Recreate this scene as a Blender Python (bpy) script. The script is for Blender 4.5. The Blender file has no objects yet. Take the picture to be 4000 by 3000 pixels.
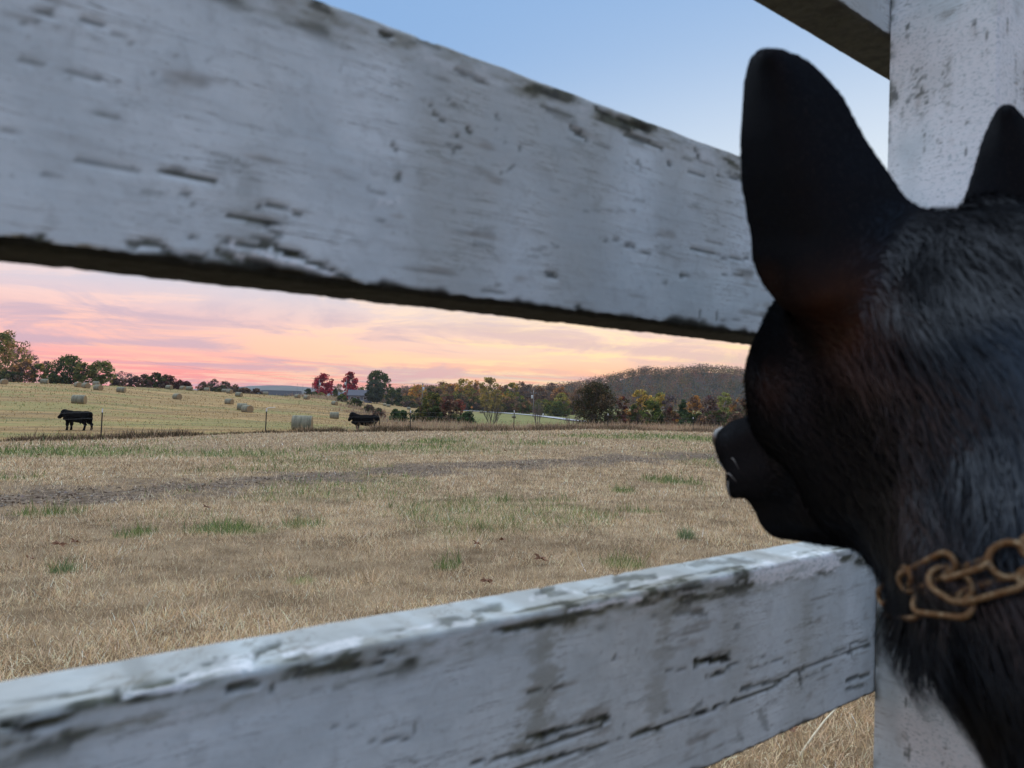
import bpy, math, random, time
import numpy as np
from math import sin, cos, atan, radians, pi
from mathutils import Vector, Matrix
from mathutils.bvhtree import BVHTree

T0 = time.time()
SC = bpy.context.scene
COL = SC.collection
EYE = 0.68                     # camera height above the ground at the fence, metres
FPX = 2750.0                   # focal length in photo pixels (4000 wide)

# ------------------------------------------------------------------ camera
PITCH, ROLL = atan(70 / FPX), radians(1.26)
CAMROT = Matrix.Rotation(pi / 2 + PITCH, 3, 'X') @ Matrix.Rotation(ROLL, 3, 'Z')
cam_data = bpy.data.cameras.new('camera')
cam = bpy.data.objects.new('camera', cam_data); COL.objects.link(cam)
cam.matrix_world = Matrix.Translation((0, 0, EYE)) @ CAMROT.to_4x4()
cam_data.sensor_width = 36.0
cam_data.lens = 36.0 * FPX / 4000
cam_data.clip_start = 0.02
cam_data.clip_end = 20000
cam_data.dof.use_dof = True
cam_data.dof.focus_distance = 14.0
cam_data.dof.aperture_fstop = 11.0
SC.camera = cam

# ------------------------------------------------------------------ render settings
SC.view_settings.view_transform = 'Standard'
SC.view_settings.look = 'None'
SC.view_settings.gamma = 1.0
SC.view_settings.use_curve_mapping = False
SC.view_settings.exposure = 0.24
SC.render.engine = 'CYCLES'
SC.cycles.use_denoising = True
SC.cycles.max_bounces = 5
SC.cycles.diffuse_bounces = 3
SC.cycles.glossy_bounces = 2
SC.cycles.transmission_bounces = 2
SC.cycles.transparent_max_bounces = 6
SC.cycles.volume_bounces = 0


def lin(r, g, b):
    f = lambda c: c / 12.92 if c <= 0.04045 else ((c + 0.055) / 1.055) ** 2.4
    return (f(r / 255), f(g / 255), f(b / 255), 1.0)


# ------------------------------------------------------------------ node helper
class NT:
    def __init__(self, tree):
        self.t = tree; self.n = tree.nodes; self.l = tree.links
        self.n.clear()

    def sock(self, s, v):
        if isinstance(v, bpy.types.NodeSocket): self.l.new(v, s)
        elif v is not None:
            try: s.default_value = v
            except Exception:
                s.default_value = (v, v, v, 1.0) if len(s.default_value) == 4 else (v, v, v)

    def node(self, typ, ins=None, **props):
        nd = self.n.new(typ)
        for k, v in props.items(): setattr(nd, k, v)
        for k, v in (ins or {}).items(): self.sock(nd.inputs[k], v)
        return nd

    def m(self, op, a, b=None, c=None, clamp=False):
        nd = self.n.new('ShaderNodeMath'); nd.operation = op; nd.use_clamp = clamp
        for i, v in enumerate((a, b, c)):
            if v is not None: self.sock(nd.inputs[i], v)
        return nd.outputs[0]

    def vm(self, op, a, b=None, out=0):
        nd = self.n.new('ShaderNodeVectorMath'); nd.operation = op
        self.sock(nd.inputs[0], a)
        if b is not None: self.sock(nd.inputs[1], b)
        return nd.outputs[out]

    def mix(self, f, a, b, blend='MIX'):
        nd = self.n.new('ShaderNodeMix'); nd.data_type = 'RGBA'; nd.blend_type = blend; nd.clamp_factor = True
        self.sock(nd.inputs[0], f); self.sock(nd.inputs[6], a); self.sock(nd.inputs[7], b)
        return nd.outputs[2]

    def step(self, v, a, b, lo=0.0, hi=1.0):
        nd = self.n.new('ShaderNodeMapRange'); nd.interpolation_type = 'SMOOTHSTEP'; nd.clamp = True
        self.sock(nd.inputs[0], v)
        for i, x in enumerate((a, b, lo, hi)): self.sock(nd.inputs[i + 1], x)
        return nd.outputs[0]

    def noise(self, vec, scale, detail=4.0, rough=0.55, dist=0.0, lac=2.0):
        nd = self.n.new('ShaderNodeTexNoise')
        self.sock(nd.inputs['Vector'], vec); nd.inputs['Scale'].default_value = scale
        nd.inputs['Detail'].default_value = detail; nd.inputs['Roughness'].default_value = rough
        nd.inputs['Distortion'].default_value = dist; nd.inputs['Lacunarity'].default_value = lac
        return nd.outputs[0]

    def attr(self, name, out=2):
        nd = self.n.new('ShaderNodeAttribute'); nd.attribute_name = name
        return nd.outputs[out]

    def ramp(self, f, stops):
        nd = self.n.new('ShaderNodeValToRGB'); self.sock(nd.inputs[0], f)
        cr = nd.color_ramp
        while len(cr.elements) < len(stops): cr.elements.new(0.5)
        for e, (p, c) in zip(cr.elements, stops): e.position = p; e.color = c
        return nd.outputs[0]

    def mapping(self, vec, loc=(0, 0, 0), rot=(0, 0, 0), scale=(1, 1, 1)):
        nd = self.n.new('ShaderNodeMapping'); self.sock(nd.inputs[0], vec)
        nd.inputs[1].default_value = loc; nd.inputs[2].default_value = rot; nd.inputs[3].default_value = scale
        return nd.outputs[0]


def material(name):
    m = bpy.data.materials.new(name); m.use_nodes = True
    return m, NT(m.node_tree)


def finish(nt, color, rough=0.8, spec=0.3, normal=None, **extra):
    p = nt.node('ShaderNodeBsdfPrincipled', {'Base Color': color, 'Roughness': rough, 'Specular IOR Level': spec})
    if normal is not None: nt.sock(p.inputs['Normal'], normal)
    for k, v in extra.items(): nt.sock(p.inputs[k.replace('_', ' ')], v)
    o = nt.node('ShaderNodeOutputMaterial'); nt.l.new(p.outputs[0], o.inputs[0])
    return p


def bump(nt, h, strength=0.3, dist=0.01):
    b = nt.node('ShaderNodeBump', {'Strength': strength, 'Distance': dist, 'Height': h})
    return b.outputs[0]


# ------------------------------------------------------------------ world: dusk sky with lit cirrus bands
SUN_AZ = radians(50)           # afterglow direction, to the right of the view axis
world = bpy.data.worlds.new('World'); SC.world = world; world.use_nodes = True
w = NT(world.node_tree)
g = w.node('ShaderNodeTexCoord').outputs['Generated']
sep = w.node('ShaderNodeSeparateXYZ', {0: g})
dx, dy, dz = sep.outputs
el = w.m('MAXIMUM', dz, 0.0)
sunside = w.m('ADD', w.m('MULTIPLY', dx, sin(SUN_AZ)), w.m('MULTIPLY', dy, cos(SUN_AZ)))     # 1 towards the afterglow
sun_f = w.step(sunside, -0.35, 1.0)
# clear sky: blue above, paling downwards and towards the afterglow
high = w.mix(w.step(el, 0.30, 0.95), lin(137, 174, 220), lin(135, 172, 218))
clear = w.mix(w.step(el, 0.10, 0.46), lin(202, 214, 230), high)
pale = w.m('MULTIPLY', w.step(el, 0.62, 0.12), w.step(sunside, 0.35, 0.92))
clear = w.mix(w.m('MULTIPLY', pale, 0.95), clear, lin(232, 240, 244))
sky_n = w.node('ShaderNodeTexSky', sky_type='NISHITA', sun_disc=False, sun_elevation=radians(2.0), sun_rotation=SUN_AZ,
               altitude=300.0, air_density=1.0, dust_density=1.0, ozone_density=1.0)
nish = w.vm('SCALE', sky_n.outputs[0]); nish.node.inputs[3].default_value = 0.15
clear = w.mix(0.12, clear, nish)
# glow along the horizon: rose on the left, amber to the right
warm = w.step(sunside, 0.10, 0.80)
glow_lo = w.mix(warm, lin(255, 128, 122), lin(255, 162, 104))
glow_mid = w.mix(warm, lin(244, 184, 174), lin(255, 212, 176))
glow = w.mix(w.step(el, 0.005, 0.075), glow_lo, glow_mid)
gl_f = w.step(el, 0.19, 0.05)
base = w.mix(gl_f, clear, glow)
# cirrus sheet on a plane overhead
inv = w.m('DIVIDE', 1.0, w.m('ADD', el, 0.055))
pv = w.node('ShaderNodeCombineXYZ', {0: w.m('MULTIPLY', dx, inv), 1: w.m('MULTIPLY', dy, inv), 2: 0.0}).outputs[0]
pv = w.mapping(pv, rot=(0, 0, radians(-20)))
n1 = w.noise(w.mapping(pv, scale=(0.34, 0.95, 1)), 1.0, 8, 0.64, 1.6)
az = w.m('ARCTAN2', dx, dy); pa = w.node('ShaderNodeCombineXYZ', {0: az, 1: el, 2: 0.0}).outputs[0]
n2 = w.noise(w.mapping(pa, loc=(3.1, 1.7, 0), rot=(0, 0, radians(6)), scale=(5.5, 26.0, 1)), 1.0, 8, 0.64, 0.9)
n3 = w.noise(w.mapping(pv, loc=(2, 9, 0), scale=(0.16, 0.5, 1)), 1.0, 3, 0.5, 0.3)
low_f = w.step(el, 0.235, 0.06)
streak = w.m('MULTIPLY', w.step(w.m('ADD', n1, w.m('MULTIPLY', n2, 0.9)), 0.88, 1.06), low_f)
lit = w.mix(warm, lin(255, 184, 160), lin(255, 220, 164))
lit = w.mix(w.step(el, 0.04, 0.16), lit, w.mix(warm, lin(238, 212, 206), lin(255, 232, 200)))
base = w.mix(w.m('MULTIPLY', streak, 0.95), base, lit)
shade = w.m('MULTIPLY', w.step(w.m('SUBTRACT', w.m('ADD', n3, 0.42), w.m('MULTIPLY', n2, 0.8)), 0.48, 0.68), w.step(el, 0.27, 0.07))
shade_c = w.mix(warm, lin(176, 160, 182), lin(204, 174, 176))
shade_c = w.mix(w.step(el, 0.09, 0.17), shade_c, w.mix(warm, lin(196, 202, 216), lin(210, 210, 214)))
base = w.mix(w.m('MULTIPLY', shade, 0.62), base, shade_c)
# below the horizon: dull ground tone
base = w.mix(w.step(dz, 0.0, -0.03), base, (0.12, 0.10, 0.08, 1))
bg = w.node('ShaderNodeBackground', {'Color': base, 'Strength': 1.0})
wo = w.node('ShaderNodeOutputWorld'); w.l.new(bg.outputs[0], wo.inputs[0])

# ------------------------------------------------------------------ sun: broad soft afterglow light
sun_d = bpy.data.lights.new('sun', 'SUN'); sun_d.energy = 2.7; sun_d.angle = radians(100); sun_d.color = (0.93, 0.97, 1.0)
sun = bpy.data.objects.new('sun', sun_d); COL.objects.link(sun)
sd = Vector((-0.30, 0.40, 1.0)).normalized()
sun.rotation_euler = sd.to_track_quat('Z', 'Y').to_euler()


# ------------------------------------------------------------------ mesh helpers
def pray(px, py):
    return CAMROT @ Vector(((px - 2000) / FPX, -(py - 1500) / FPX, -1.0))


def at(px, py, Y):
    """world point at forward distance Y on the sight line of photo pixel (px, py)"""
    d = pray(px, py); d = d * (Y / d.y)
    return Vector((d.x, d.y, d.z + EYE))


def tag(o, label=None, cat=None, group=None, kind=None):
    if label: o['label'] = label
    if cat: o['category'] = cat
    if group: o['group'] = group
    if kind: o['kind'] = kind
    return o


def empty(name, loc=(0, 0, 0), rz=0.0):
    o = bpy.data.objects.new(name, None); COL.objects.link(o)
    o.location = loc; o.rotation_euler = (0, 0, rz); o.empty_display_size = 0.2
    return o


def obj(name, me, mat=None, parent=None, loc=None):
    o = bpy.data.objects.new(name, me); COL.objects.link(o)
    if mat and not me.materials: me.materials.append(mat)
    if parent: o.parent = parent
    if loc is not None: o.location = loc
    return o


def mesh_np(name, V, F, smooth=True, attrs=None, fattrs=None):
    """V (n,3); F (m,k) int array (k = 3 or 4), or list of such arrays"""
    me = bpy.data.meshes.new(name)
    Fs = F if isinstance(F, list) else [F]
    Fs = [np.asarray(f, dtype=np.int32) for f in Fs if len(f)]
    loops = np.concatenate([f.ravel() for f in Fs])
    tot = np.concatenate([np.full(len(f), f.shape[1], dtype=np.int32) for f in Fs])
    start = np.concatenate([[0], np.cumsum(tot)[:-1]]).astype(np.int32)
    me.vertices.add(len(V)); me.vertices.foreach_set('co', np.asarray(V, dtype=np.float32).ravel())
    me.loops.add(len(loops)); me.loops.foreach_set('vertex_index', loops)
    me.polygons.add(len(tot)); me.polygons.foreach_set('loop_start', start)
    try: me.polygons.foreach_set('loop_total', tot)
    except Exception: pass
    me.polygons.foreach_set('use_smooth', np.full(len(tot), smooth, dtype=bool))
    for dom, dd in (('POINT', attrs), ('FACE', fattrs)):
        for k, a in (dd or {}).items():
            a = np.asarray(a, dtype=np.float32)
            if a.ndim == 1:
                t = me.attributes.new(k, 'FLOAT', dom); t.data.foreach_set('value', a)
            else:
                if a.shape[1] == 3: a = np.concatenate([a, np.ones((len(a), 1), np.float32)], 1)
                t = me.attributes.new(k, 'FLOAT_COLOR', dom); t.data.foreach_set('color', a.ravel())
    me.update(); me.validate()
    return me


class MB:
    """collects simple shapes for one mesh"""
    def __init__(s): s.v = []; s.f = []

    def add(s, vs, fs):
        b = len(s.v); s.v += [tuple(v) for v in vs]; s.f += [tuple(i + b for i in f) for f in fs]

    def box(s, c, size, rz=0.0, M=None):
        hx, hy, hz = size[0] / 2, size[1] / 2, size[2] / 2
        vs = [Vector((x * hx, y * hy, z * hz)) for z in (-1, 1) for y in (-1, 1) for x in (-1, 1)]
        if M is None: M = Matrix.Rotation(rz, 3, 'Z')
        s.add([M @ v + Vector(c) for v in vs], [(0, 2, 3, 1), (4, 5, 7, 6), (0, 1, 5, 4), (2, 6, 7, 3), (0, 4, 6, 2), (1, 3, 7, 5)])

    def tube(s, pts, rad, n=6, cap=True):
        pts = [Vector(p) for p in pts]
        if not isinstance(rad, (list, tuple)): rad = [rad] * len(pts)
        rings = []; up = None
        for i, p in enumerate(pts):
            d = (pts[min(i + 1, len(pts) - 1)] - pts[max(i - 1, 0)]).normalized()
            if up is None: up = Vector((0, 0, 1)) if abs(d.z) < 0.9 else Vector((1, 0, 0))
            a = d.cross(up).normalized(); b = a.cross(d).normalized(); up = b
            rings.append([p + (a * cos(2 * pi * k / n) + b * sin(2 * pi * k / n)) * rad[i] for k in range(n)])
        vs = [v for r in rings for v in r]; fs = []
        for i in range(len(rings) - 1):
            for k in range(n):
                k2 = (k + 1) % n
                fs.append((i * n + k, i * n + k2, (i + 1) * n + k2, (i + 1) * n + k))
        if cap:
            fs.append(tuple(range(n))[::-1]); fs.append(tuple((len(rings) - 1) * n + k for k in range(n)))
        s.add(vs, fs)

    def prism(s, poly, axis0, axis1):
        """polygon extruded from offset axis0 to axis1 (Vectors)"""
        n = len(poly)
        vs = [Vector(p) + Vector(axis0) for p in poly] + [Vector(p) + Vector(axis1) for p in poly]
        fs = [tuple(range(n))[::-1], tuple(range(n, 2 * n))] + [(i, (i + 1) % n, n + (i + 1) % n, n + i) for i in range(n)]
        s.add(vs, fs)

    def mesh(s, name, smooth=False):
        me = bpy.data.meshes.new(name); me.from_pydata(s.v, [], s.f)
        if smooth: me.polygons.foreach_set('use_smooth', np.ones(len(me.polygons), dtype=bool))
        me.update()
        return me

    def build(s, name, mat, parent=None, smooth=False):
        return obj(name, s.mesh(name, smooth), mat, parent)


# ------------------------------------------------------------------ numpy noise
def _h(ix, iy, seed):
    n = (ix.astype(np.int64) * 374761393 + iy.astype(np.int64) * 668265263 + seed * 1442695041) & 0x7fffffff
    n = ((n ^ (n >> 13)) * 1274126177) & 0x7fffffff
    n = n ^ (n >> 16)
    return (n & 0xffff).astype(np.float64) / 65535.0


def vnoise(x, y, seed=0):
    x = np.asarray(x, float); y = np.asarray(y, float)
    ix = np.floor(x); iy = np.floor(y); fx = x - ix; fy = y - iy
    fx = fx * fx * (3 - 2 * fx); fy = fy * fy * (3 - 2 * fy)
    ix = ix.astype(np.int64); iy = iy.astype(np.int64)
    a = _h(ix, iy, seed); b = _h(ix + 1, iy, seed); c = _h(ix, iy + 1, seed); d = _h(ix + 1, iy + 1, seed)
    return (a + (b - a) * fx) * (1 - fy) + (c + (d - c) * fx) * fy


def fbm(x, y, seed=0, octv=4, gain=0.5):
    s = 0; a = 1.0; t = 0
    for k in range(octv):
        s = s + a * vnoise(np.asarray(x) * 2 ** k + 17.3 * k, np.asarray(y) * 2 ** k - 9.1 * k, seed + k * 7); t += a; a *= gain
    return s / t


def sstep(v, a, b):
    t = np.clip((v - a) / (b - a), 0, 1)
    return t * t * (3 - 2 * t)


# ------------------------------------------------------------------ terrain
YARD = [(0, -.68), (1.6, -.70), (5, -.87), (10, -1.07)]
FAR = [(1500, -9), (4000, -12)]
COLS = {
    0: [(20, -1.62), (29.6, -2.15), (45, -2.6), (70, -2.1), (90, -1.3), (120, 0.0), (165, 2.1), (180, 2.3), (205, 2.1), (300, -1), (500, -5)],
    300: [(20, -1.60), (31.5, -2.18), (47, -2.6), (70, -2.2), (90, -1.41), (120, -.3), (142, .83), (165, 1.9), (178, 2.1), (205, 1.9), (300, -1), (500, -5)],
    700: [(20, -1.52), (34, -2.05), (50, -2.5), (80, -2.4), (108, -2.0), (142, -1.03), (170, .6), (188, 1.5), (205, 1.6), (225, 1.2), (300, -2), (500, -5)],
    950: [(20, -1.47), (36, -1.97), (54, -2.5), (85, -2.6), (108, -2.47), (142, -1.6), (180, 0), (205, .8), (220, .9), (240, .4), (320, -2), (500, -4)],
    1183: [(20, -1.42), (38.5, -1.93), (54, -2.45), (85, -3), (114, -2.9), (150, -2), (200, -.3), (225, .2), (245, .2), (270, -.3), (340, -1.5), (500, -3)],
    1310: [(20, -1.38), (40, -1.92), (54, -2.65), (85, -3.1), (114, -3.36), (150, -2.6), (180, -1.6), (230, -.4), (260, -.3), (300, -.9), (340, -1.2), (500, -2.5)],
    1450: [(20, -1.35), (42, -1.95), (54, -2.75), (80, -3.1), (100, -3.5), (130, -3.8), (150, -3.6), (200, -3.2), (300, -2.4), (350, -1.3), (400, -1.3), (500, -2)],
    1600: [(20, -1.32), (42.3, -1.9), (55, -2.4), (100, -3.5), (150, -4.7), (200, -4.9), (290, -4.3), (380, -4), (500, -4)],
    1840: [(20, -1.3), (35, -1.68), (45, -1.92), (55, -2.3), (75, -2.9), (100, -3.8), (150, -5.2), (200, -5.7), (300, -4.95), (340, -4.9), (500, -5)],
    2083: [(20, -1.25), (35, -1.6), (48, -1.93), (56, -2.3), (75, -3), (100, -4), (150, -5.8), (200, -6.5), (250, -6.1), (280, -5.2), (330, -4.9), (500, -5)],
    2350: [(20, -1.2), (36, -1.55), (53, -1.9), (62, -2.2), (90, -3.1), (150, -5.2), (250, -6.5), (400, -6), (700, -4)],
    2700: [(20, -1.25), (40, -1.7), (60, -2.2), (70, -2.4), (100, -3.3), (200, -5.5), (400, -6), (700, -4)],
}
R_G = np.concatenate([[0], np.geomspace(0.5, 4500, 260)])
TH_G = np.radians(np.arange(-180, 180.01, 1.0))
_keys = sorted(COLS); _kth = np.array([math.atan((k - 2000) / FPX) for k in _keys])
_prof = []
for k, th in zip(_keys, _kth):
    a = np.array(YARD + COLS[k] + FAR)
    _prof.append(np.interp(np.log1p(R_G * cos(th)), np.log1p(a[:, 0]), a[:, 1]))
_prof = np.array(_prof)
_behind = np.interp(np.log1p(R_G), np.log1p([0, 10, 50, 200, 4500]), [-.68, -.72, -.9, -1.5, -6])
HG = np.zeros((len(TH_G), len(R_G)))
for j in range(len(R_G)):
    base_row = np.interp(TH_G, _kth, _prof[:, j])
    wgt = sstep(np.abs(TH_G), radians(60), radians(140))
    HG[:, j] = base_row * (1 - wgt) + _behind[j] * wgt
_k = np.array([1, 4, 6, 4, 1]) / 16.0
for it in range(2):
    P = np.pad(HG, ((0, 0), (2, 2)), mode='edge'); HG = sum(_k[i] * P[:, i:i + HG.shape[1]] for i in range(5))
    P = np.pad(HG, ((2, 2), (0, 0)), mode='wrap'); HG = sum(_k[i] * P[i:i + HG.shape[0], :] for i in range(5))
_lr = np.log(np.maximum(R_G, 0.25)); _lr[0] = math.log(0.25)


def ground(x, y):
    """ground height (world z) at x, y"""
    x = np.asarray(x, float); y = np.asarray(y, float)
    r = np.hypot(x, y); th = np.arctan2(x, y)
    fi = np.clip((th + pi) / radians(1.0), 0, len(TH_G) - 1.001)
    lr = np.log(np.maximum(r, 0.25))
    fj = np.interp(lr, _lr, np.arange(len(R_G)))
    fj = np.clip(fj, 0, len(R_G) - 1.001)
    i = fi.astype(int); j = fj.astype(int); u = fi - i; v = fj - j
    z = (HG[i, j] * (1 - u) + HG[i + 1, j] * u) * (1 - v) + (HG[i, j + 1] * (1 - u) + HG[i + 1, j + 1] * u) * v
    amp = 0.02 * sstep(r, 1.5, 6) + 0.05 * sstep(r, 20, 60)
    z = z + (fbm(x * 0.7, y * 0.7, 5, 3) - 0.5) * amp + (fbm(x * 0.09, y * 0.09, 6, 2) - 0.5) * 0.25 * sstep(r, 6, 30)
    return z + EYE


def gz(x, y): return float(ground(np.array([x]), np.array([y]))[0])


def gp(px, py):
    """where the sight line of a photo pixel meets the ground"""
    d = pray(px, py); Y = np.geomspace(0.8, 3000, 3000)
    x = d.x / d.y * Y; z = d.z / d.y * Y + EYE
    below = z < ground(x, Y)
    i = int(np.argmax(below)) if below.any() else len(Y) - 1
    return Vector((x[i], Y[i], gz(x[i], Y[i])))


def on(px, Y):
    """ground point at forward distance Y in the photo's column px (taken at the horizon)"""
    d = pray(px, 1590); x = d.x / d.y * Y
    return Vector((x, Y, gz(x, Y)))


def px_m(n, Y): return n / FPX * Y


# green patches, gravel track: soft shapes in plan
GREEN = []
for (px, py, rx, ry, s) in [(330, 1770, 330, 22, .8), (900, 1775, 330, 18, .65), (1400, 1750, 260, 16, .6), (60, 1765, 160, 25, .7), (880, 2070, 200, 20, .8), (530, 2088, 75, 20, .9),
                            (1180, 2055, 120, 14, .5), (2150, 1955, 120, 7, .55), (2640, 1882, 130, 14, .9), (2420, 2205, 110, 22, 1.0), (2700, 1712, 300, 12, .9), (2350, 1706, 250, 8, .7),
                            (1700, 1726, 130, 10, .8), (2500, 2000, 100, 7, .6), (250, 2230, 40, 14, .8), (1180, 2270, 50, 14, .8), (2430, 1920, 60, 10, .7), (1960, 1960, 40, 6, .4), (1560, 1985, 70, 6, .3),
                            (180, 2010, 120, 16, .5), (60, 1870, 90, 12, .6), (1750, 2215, 60, 16, .8), (1680, 1750, 300, 12, .5), (2100, 1735, 200, 10, .45)]:
    c = gp(px, py); a = gp(px, py - ry); b = gp(px, py + ry)
    GREEN.append((c.x, c.y, px_m(rx, c.y), max(0.5 * (a.y - b.y), .06), s))
TRACK = [gp(*p) for p in [(-900, 2090), (-300, 2010), (0, 1962), (500, 1918), (1000, 1880), (1500, 1845), (2000, 1815), (2500, 1792), (3000, 1772), (3600, 1755)]]
TRK = np.array([(p.x, p.y) for p in TRACK])


def track_dist(x, y):
    d = np.full(np.shape(x), 1e9)
    for (ax, ay), (bx, by) in zip(TRK[:-1], TRK[1:]):
        ex, ey = bx - ax, by - ay
        t = np.clip(((x - ax) * ex + (y - ay) * ey) / (ex * ex + ey * ey), 0, 1)
        d = np.minimum(d, np.hypot(x - ax - t * ex, y - ay - t * ey))
    return d


FENCE_A = Vector((-18.7, 32.0, 0)); FENCE_B = Vector((15.4, 60.0, 0))      # line of the wire fence
FDIR = (FENCE_B - FENCE_A).normalized(); FNRM = Vector((-FDIR.y, FDIR.x, 0))


def fence_side(x, y): return (np.asarray(x) - FENCE_A.x) * FNRM.x + (np.asarray(y) - FENCE_A.y) * FNRM.y


def greenness(x, y):
    g_ = np.zeros(np.shape(x))
    wob = (fbm(x * 2.3, y * 2.3, 31, 3) - .5) * 1.2
    for (cx, cy, rx, ry, s) in GREEN:
        q = np.hypot((x - cx) / rx, (y - cy) / ry) + wob
        g_ = np.maximum(g_, s * sstep(q, 1.15, 0.35))
    n = fbm(x * 0.5, y * 0.35, 11, 4)
    fs = fence_side(x, y)
    yard = 0.22 * sstep(n, 0.60, 0.74) * (fs < 0)
    n2 = fbm(x * 0.055, y * 0.13, 21, 4)
    fld = (0.02 + 0.6 * sstep(n2, 0.52, 0.66)) * (fs >= 0)
    far_green = sstep(x - (-30 + 0.03 * y), -6, 12) * sstep(y, 120, 170)
    return np.clip(np.maximum(np.maximum(g_, yard), np.maximum(fld, far_green)), 0, 1)


def bareness(x, y):
    d = track_dist(x, y)
    n = fbm(x * 1.7, y * 1.7, 41, 4)
    wid = 0.55 + 0.04 * np.hypot(x, y)
    return sstep(d / wid + (n - .5) * 2.4, 1.3, 0.3) * (fence_side(x, y) < -1)


# ------------------------------------------------------------------ ground sheet
def polar_sheet(name, r, th, mat):
    RR, TT = np.meshgrid(r, th, indexing='ij')
    X = RR * np.sin(TT); Y = RR * np.cos(TT)
    Z = ground(X.ravel(), Y.ravel())
    V = np.stack([X.ravel(), Y.ravel(), Z], 1)
    nr, nt_ = len(r), len(th)
    i = np.arange(nr - 1)[:, None] * nt_ + np.arange(nt_ - 1)[None, :]
    F = np.stack([i, i + 1, i + 1 + nt_, i + nt_], -1).reshape(-1, 4)[:, ::-1]
    x, y = V[:, 0], V[:, 1]
    me = mesh_np(name, V, F, True, {'green': greenness(x, y), 'bare': bareness(x, y), 'fs': fence_side(x, y)})
    return obj(name, me, mat)


def mat_ground():
    m, n = material('dry_grass_ground')
    pos = n.node('ShaderNodeNewGeometry').outputs['Position']
    grn, bare, fs = n.attr('green'), n.attr('bare'), n.attr('fs')
    field = n.step(fs, -0.3, 0.3)
    big = n.noise(pos, 0.35, 5, 0.6); mid = n.noise(pos, 3.0, 5, 0.6); fine = n.noise(n.mapping(pos, scale=(1, 1, 0.2)), 70.0, 5, 0.8)
    streak = n.noise(n.mapping(pos, rot=(0, 0, radians(-14)), scale=(0.09, 0.62, 0.3)), 1.0, 6, 0.72)
    swath = n.noise(n.mapping(pos, rot=(0, 0, radians(-18)), scale=(0.035, 0.20, 0.3)), 1.0, 6, 0.68)
    dry = n.mix(n.step(mid, .3, .7), (0.13, 0.086, 0.046, 1), (0.31, 0.22, 0.13, 1))
    dry_f = n.mix(n.step(swath, .35, .65), (0.21, 0.133, 0.056, 1), (0.395, 0.248, 0.102, 1))
    dry_f = n.mix(n.m('MULTIPLY', n.step(streak, .50, .38), .75), dry_f, (0.14, 0.105, 0.045, 1))
    dry = n.mix(field, dry, dry_f)
    dry = n.mix(n.step(fine, .42, .30), dry, (0.15, 0.11, 0.065, 1))
    green = n.mix(n.step(mid, .3, .75), (0.115, 0.145, 0.04, 1), (0.24, 0.23, 0.08, 1))
    col = n.mix(n.m('MULTIPLY', grn, n.step(n.m('ADD', fine, n.m('MULTIPLY', swath, .4)), .45, .85, .35, 1.0)), dry, green)
    soil = n.mix(n.step(n.noise(pos, 14.0, 5, .75), .42, .66), (0.070, 0.046, 0.028, 1), (0.27, 0.205, 0.15, 1))
    col = n.mix(n.m('MULTIPLY', bare, n.step(mid, .25, .5)), col, soil)
    h = n.m('ADD', fine, n.m('MULTIPLY', mid, 0.6))
    finish(n, col, 0.95, 0.1, bump(n, h, 0.5, 0.03))
    return m


M_GROUND = mat_ground()
r_near = np.geomspace(0.35, 4200, 420)
yard = polar_sheet('ground', r_near, np.radians(np.concatenate([np.arange(-58, 58.01, .4)])), M_GROUND)
tag(yard, 'dry tan meadow ground with green patches rolling to the horizon', kind='structure')
rest = polar_sheet('ground', np.geomspace(0.35, 4200, 120), np.radians(np.arange(58, 302.01, 2.0)), M_GROUND)
tag(rest, 'dry grass ground behind and beside the camera', kind='structure')
under = MB(); under.prism([(0.5 * cos(t), 0.5 * sin(t), 0) for t in np.linspace(0, 2 * pi, 24, endpoint=False)], (0, 0, -0.1), (0, 0, -0.004))
tag(under.build('ground', M_GROUND), 'dry grass ground directly below the camera', kind='structure')

# ------------------------------------------------------------------ white board fence
FA = radians(36.5); FD = 0.35
FN = Vector((-sin(FA), cos(FA), 0)); FE = Vector((cos(FA), sin(FA), 0))
RAIL_T, RAIL_H = 0.050, 0.148


def bp(px, py, D=FD):
    """board coordinates (along the fence, height) of a photo pixel on the rails' near face"""
    d = pray(px, py); t = D / (FN.x * d.x + FN.y * d.y)
    return ((FE.x * d.x + FE.y * d.y) * t, d.z * t + EYE)


def seg_dist(S, Z, pts):
    d = np.full(S.shape, 1e9)
    if len(pts) == 1: return np.hypot(S - pts[0][0], Z - pts[0][1])
    for (ax, ay), (bx, by) in zip(pts[:-1], pts[1:]):
        ex, ey = bx - ax, by - ay
        t = np.clip(((S - ax) * ex + (Z - ay) * ey) / (ex * ex + ey * ey + 1e-12), 0, 1)
        d = np.minimum(d, np.hypot(S - ax - t * ex, Z - ay - t * ey))
    return d


def mark_mask(S, Z, marks):
    out = np.zeros(S.shape)
    n1 = fbm(S * 75, Z * 640, 3, 4, .6) - .5; n2 = fbm(S * 60, Z * 130, 9, 4, .6) - .5
    for pts, wpx, amt in marks:
        b = [bp(*p) for p in pts]
        scale = abs(bp(pts[0][0], pts[0][1] + 100)[1] - bp(*pts[0])[1]) / 100
        wd = wpx * scale
        d = seg_dist(S, Z, b) / wd + n1 * 2.6 + n2 * 1.7
        out = np.maximum(out, amt * sstep(d, 1.2, 0.35))
    return out


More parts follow.
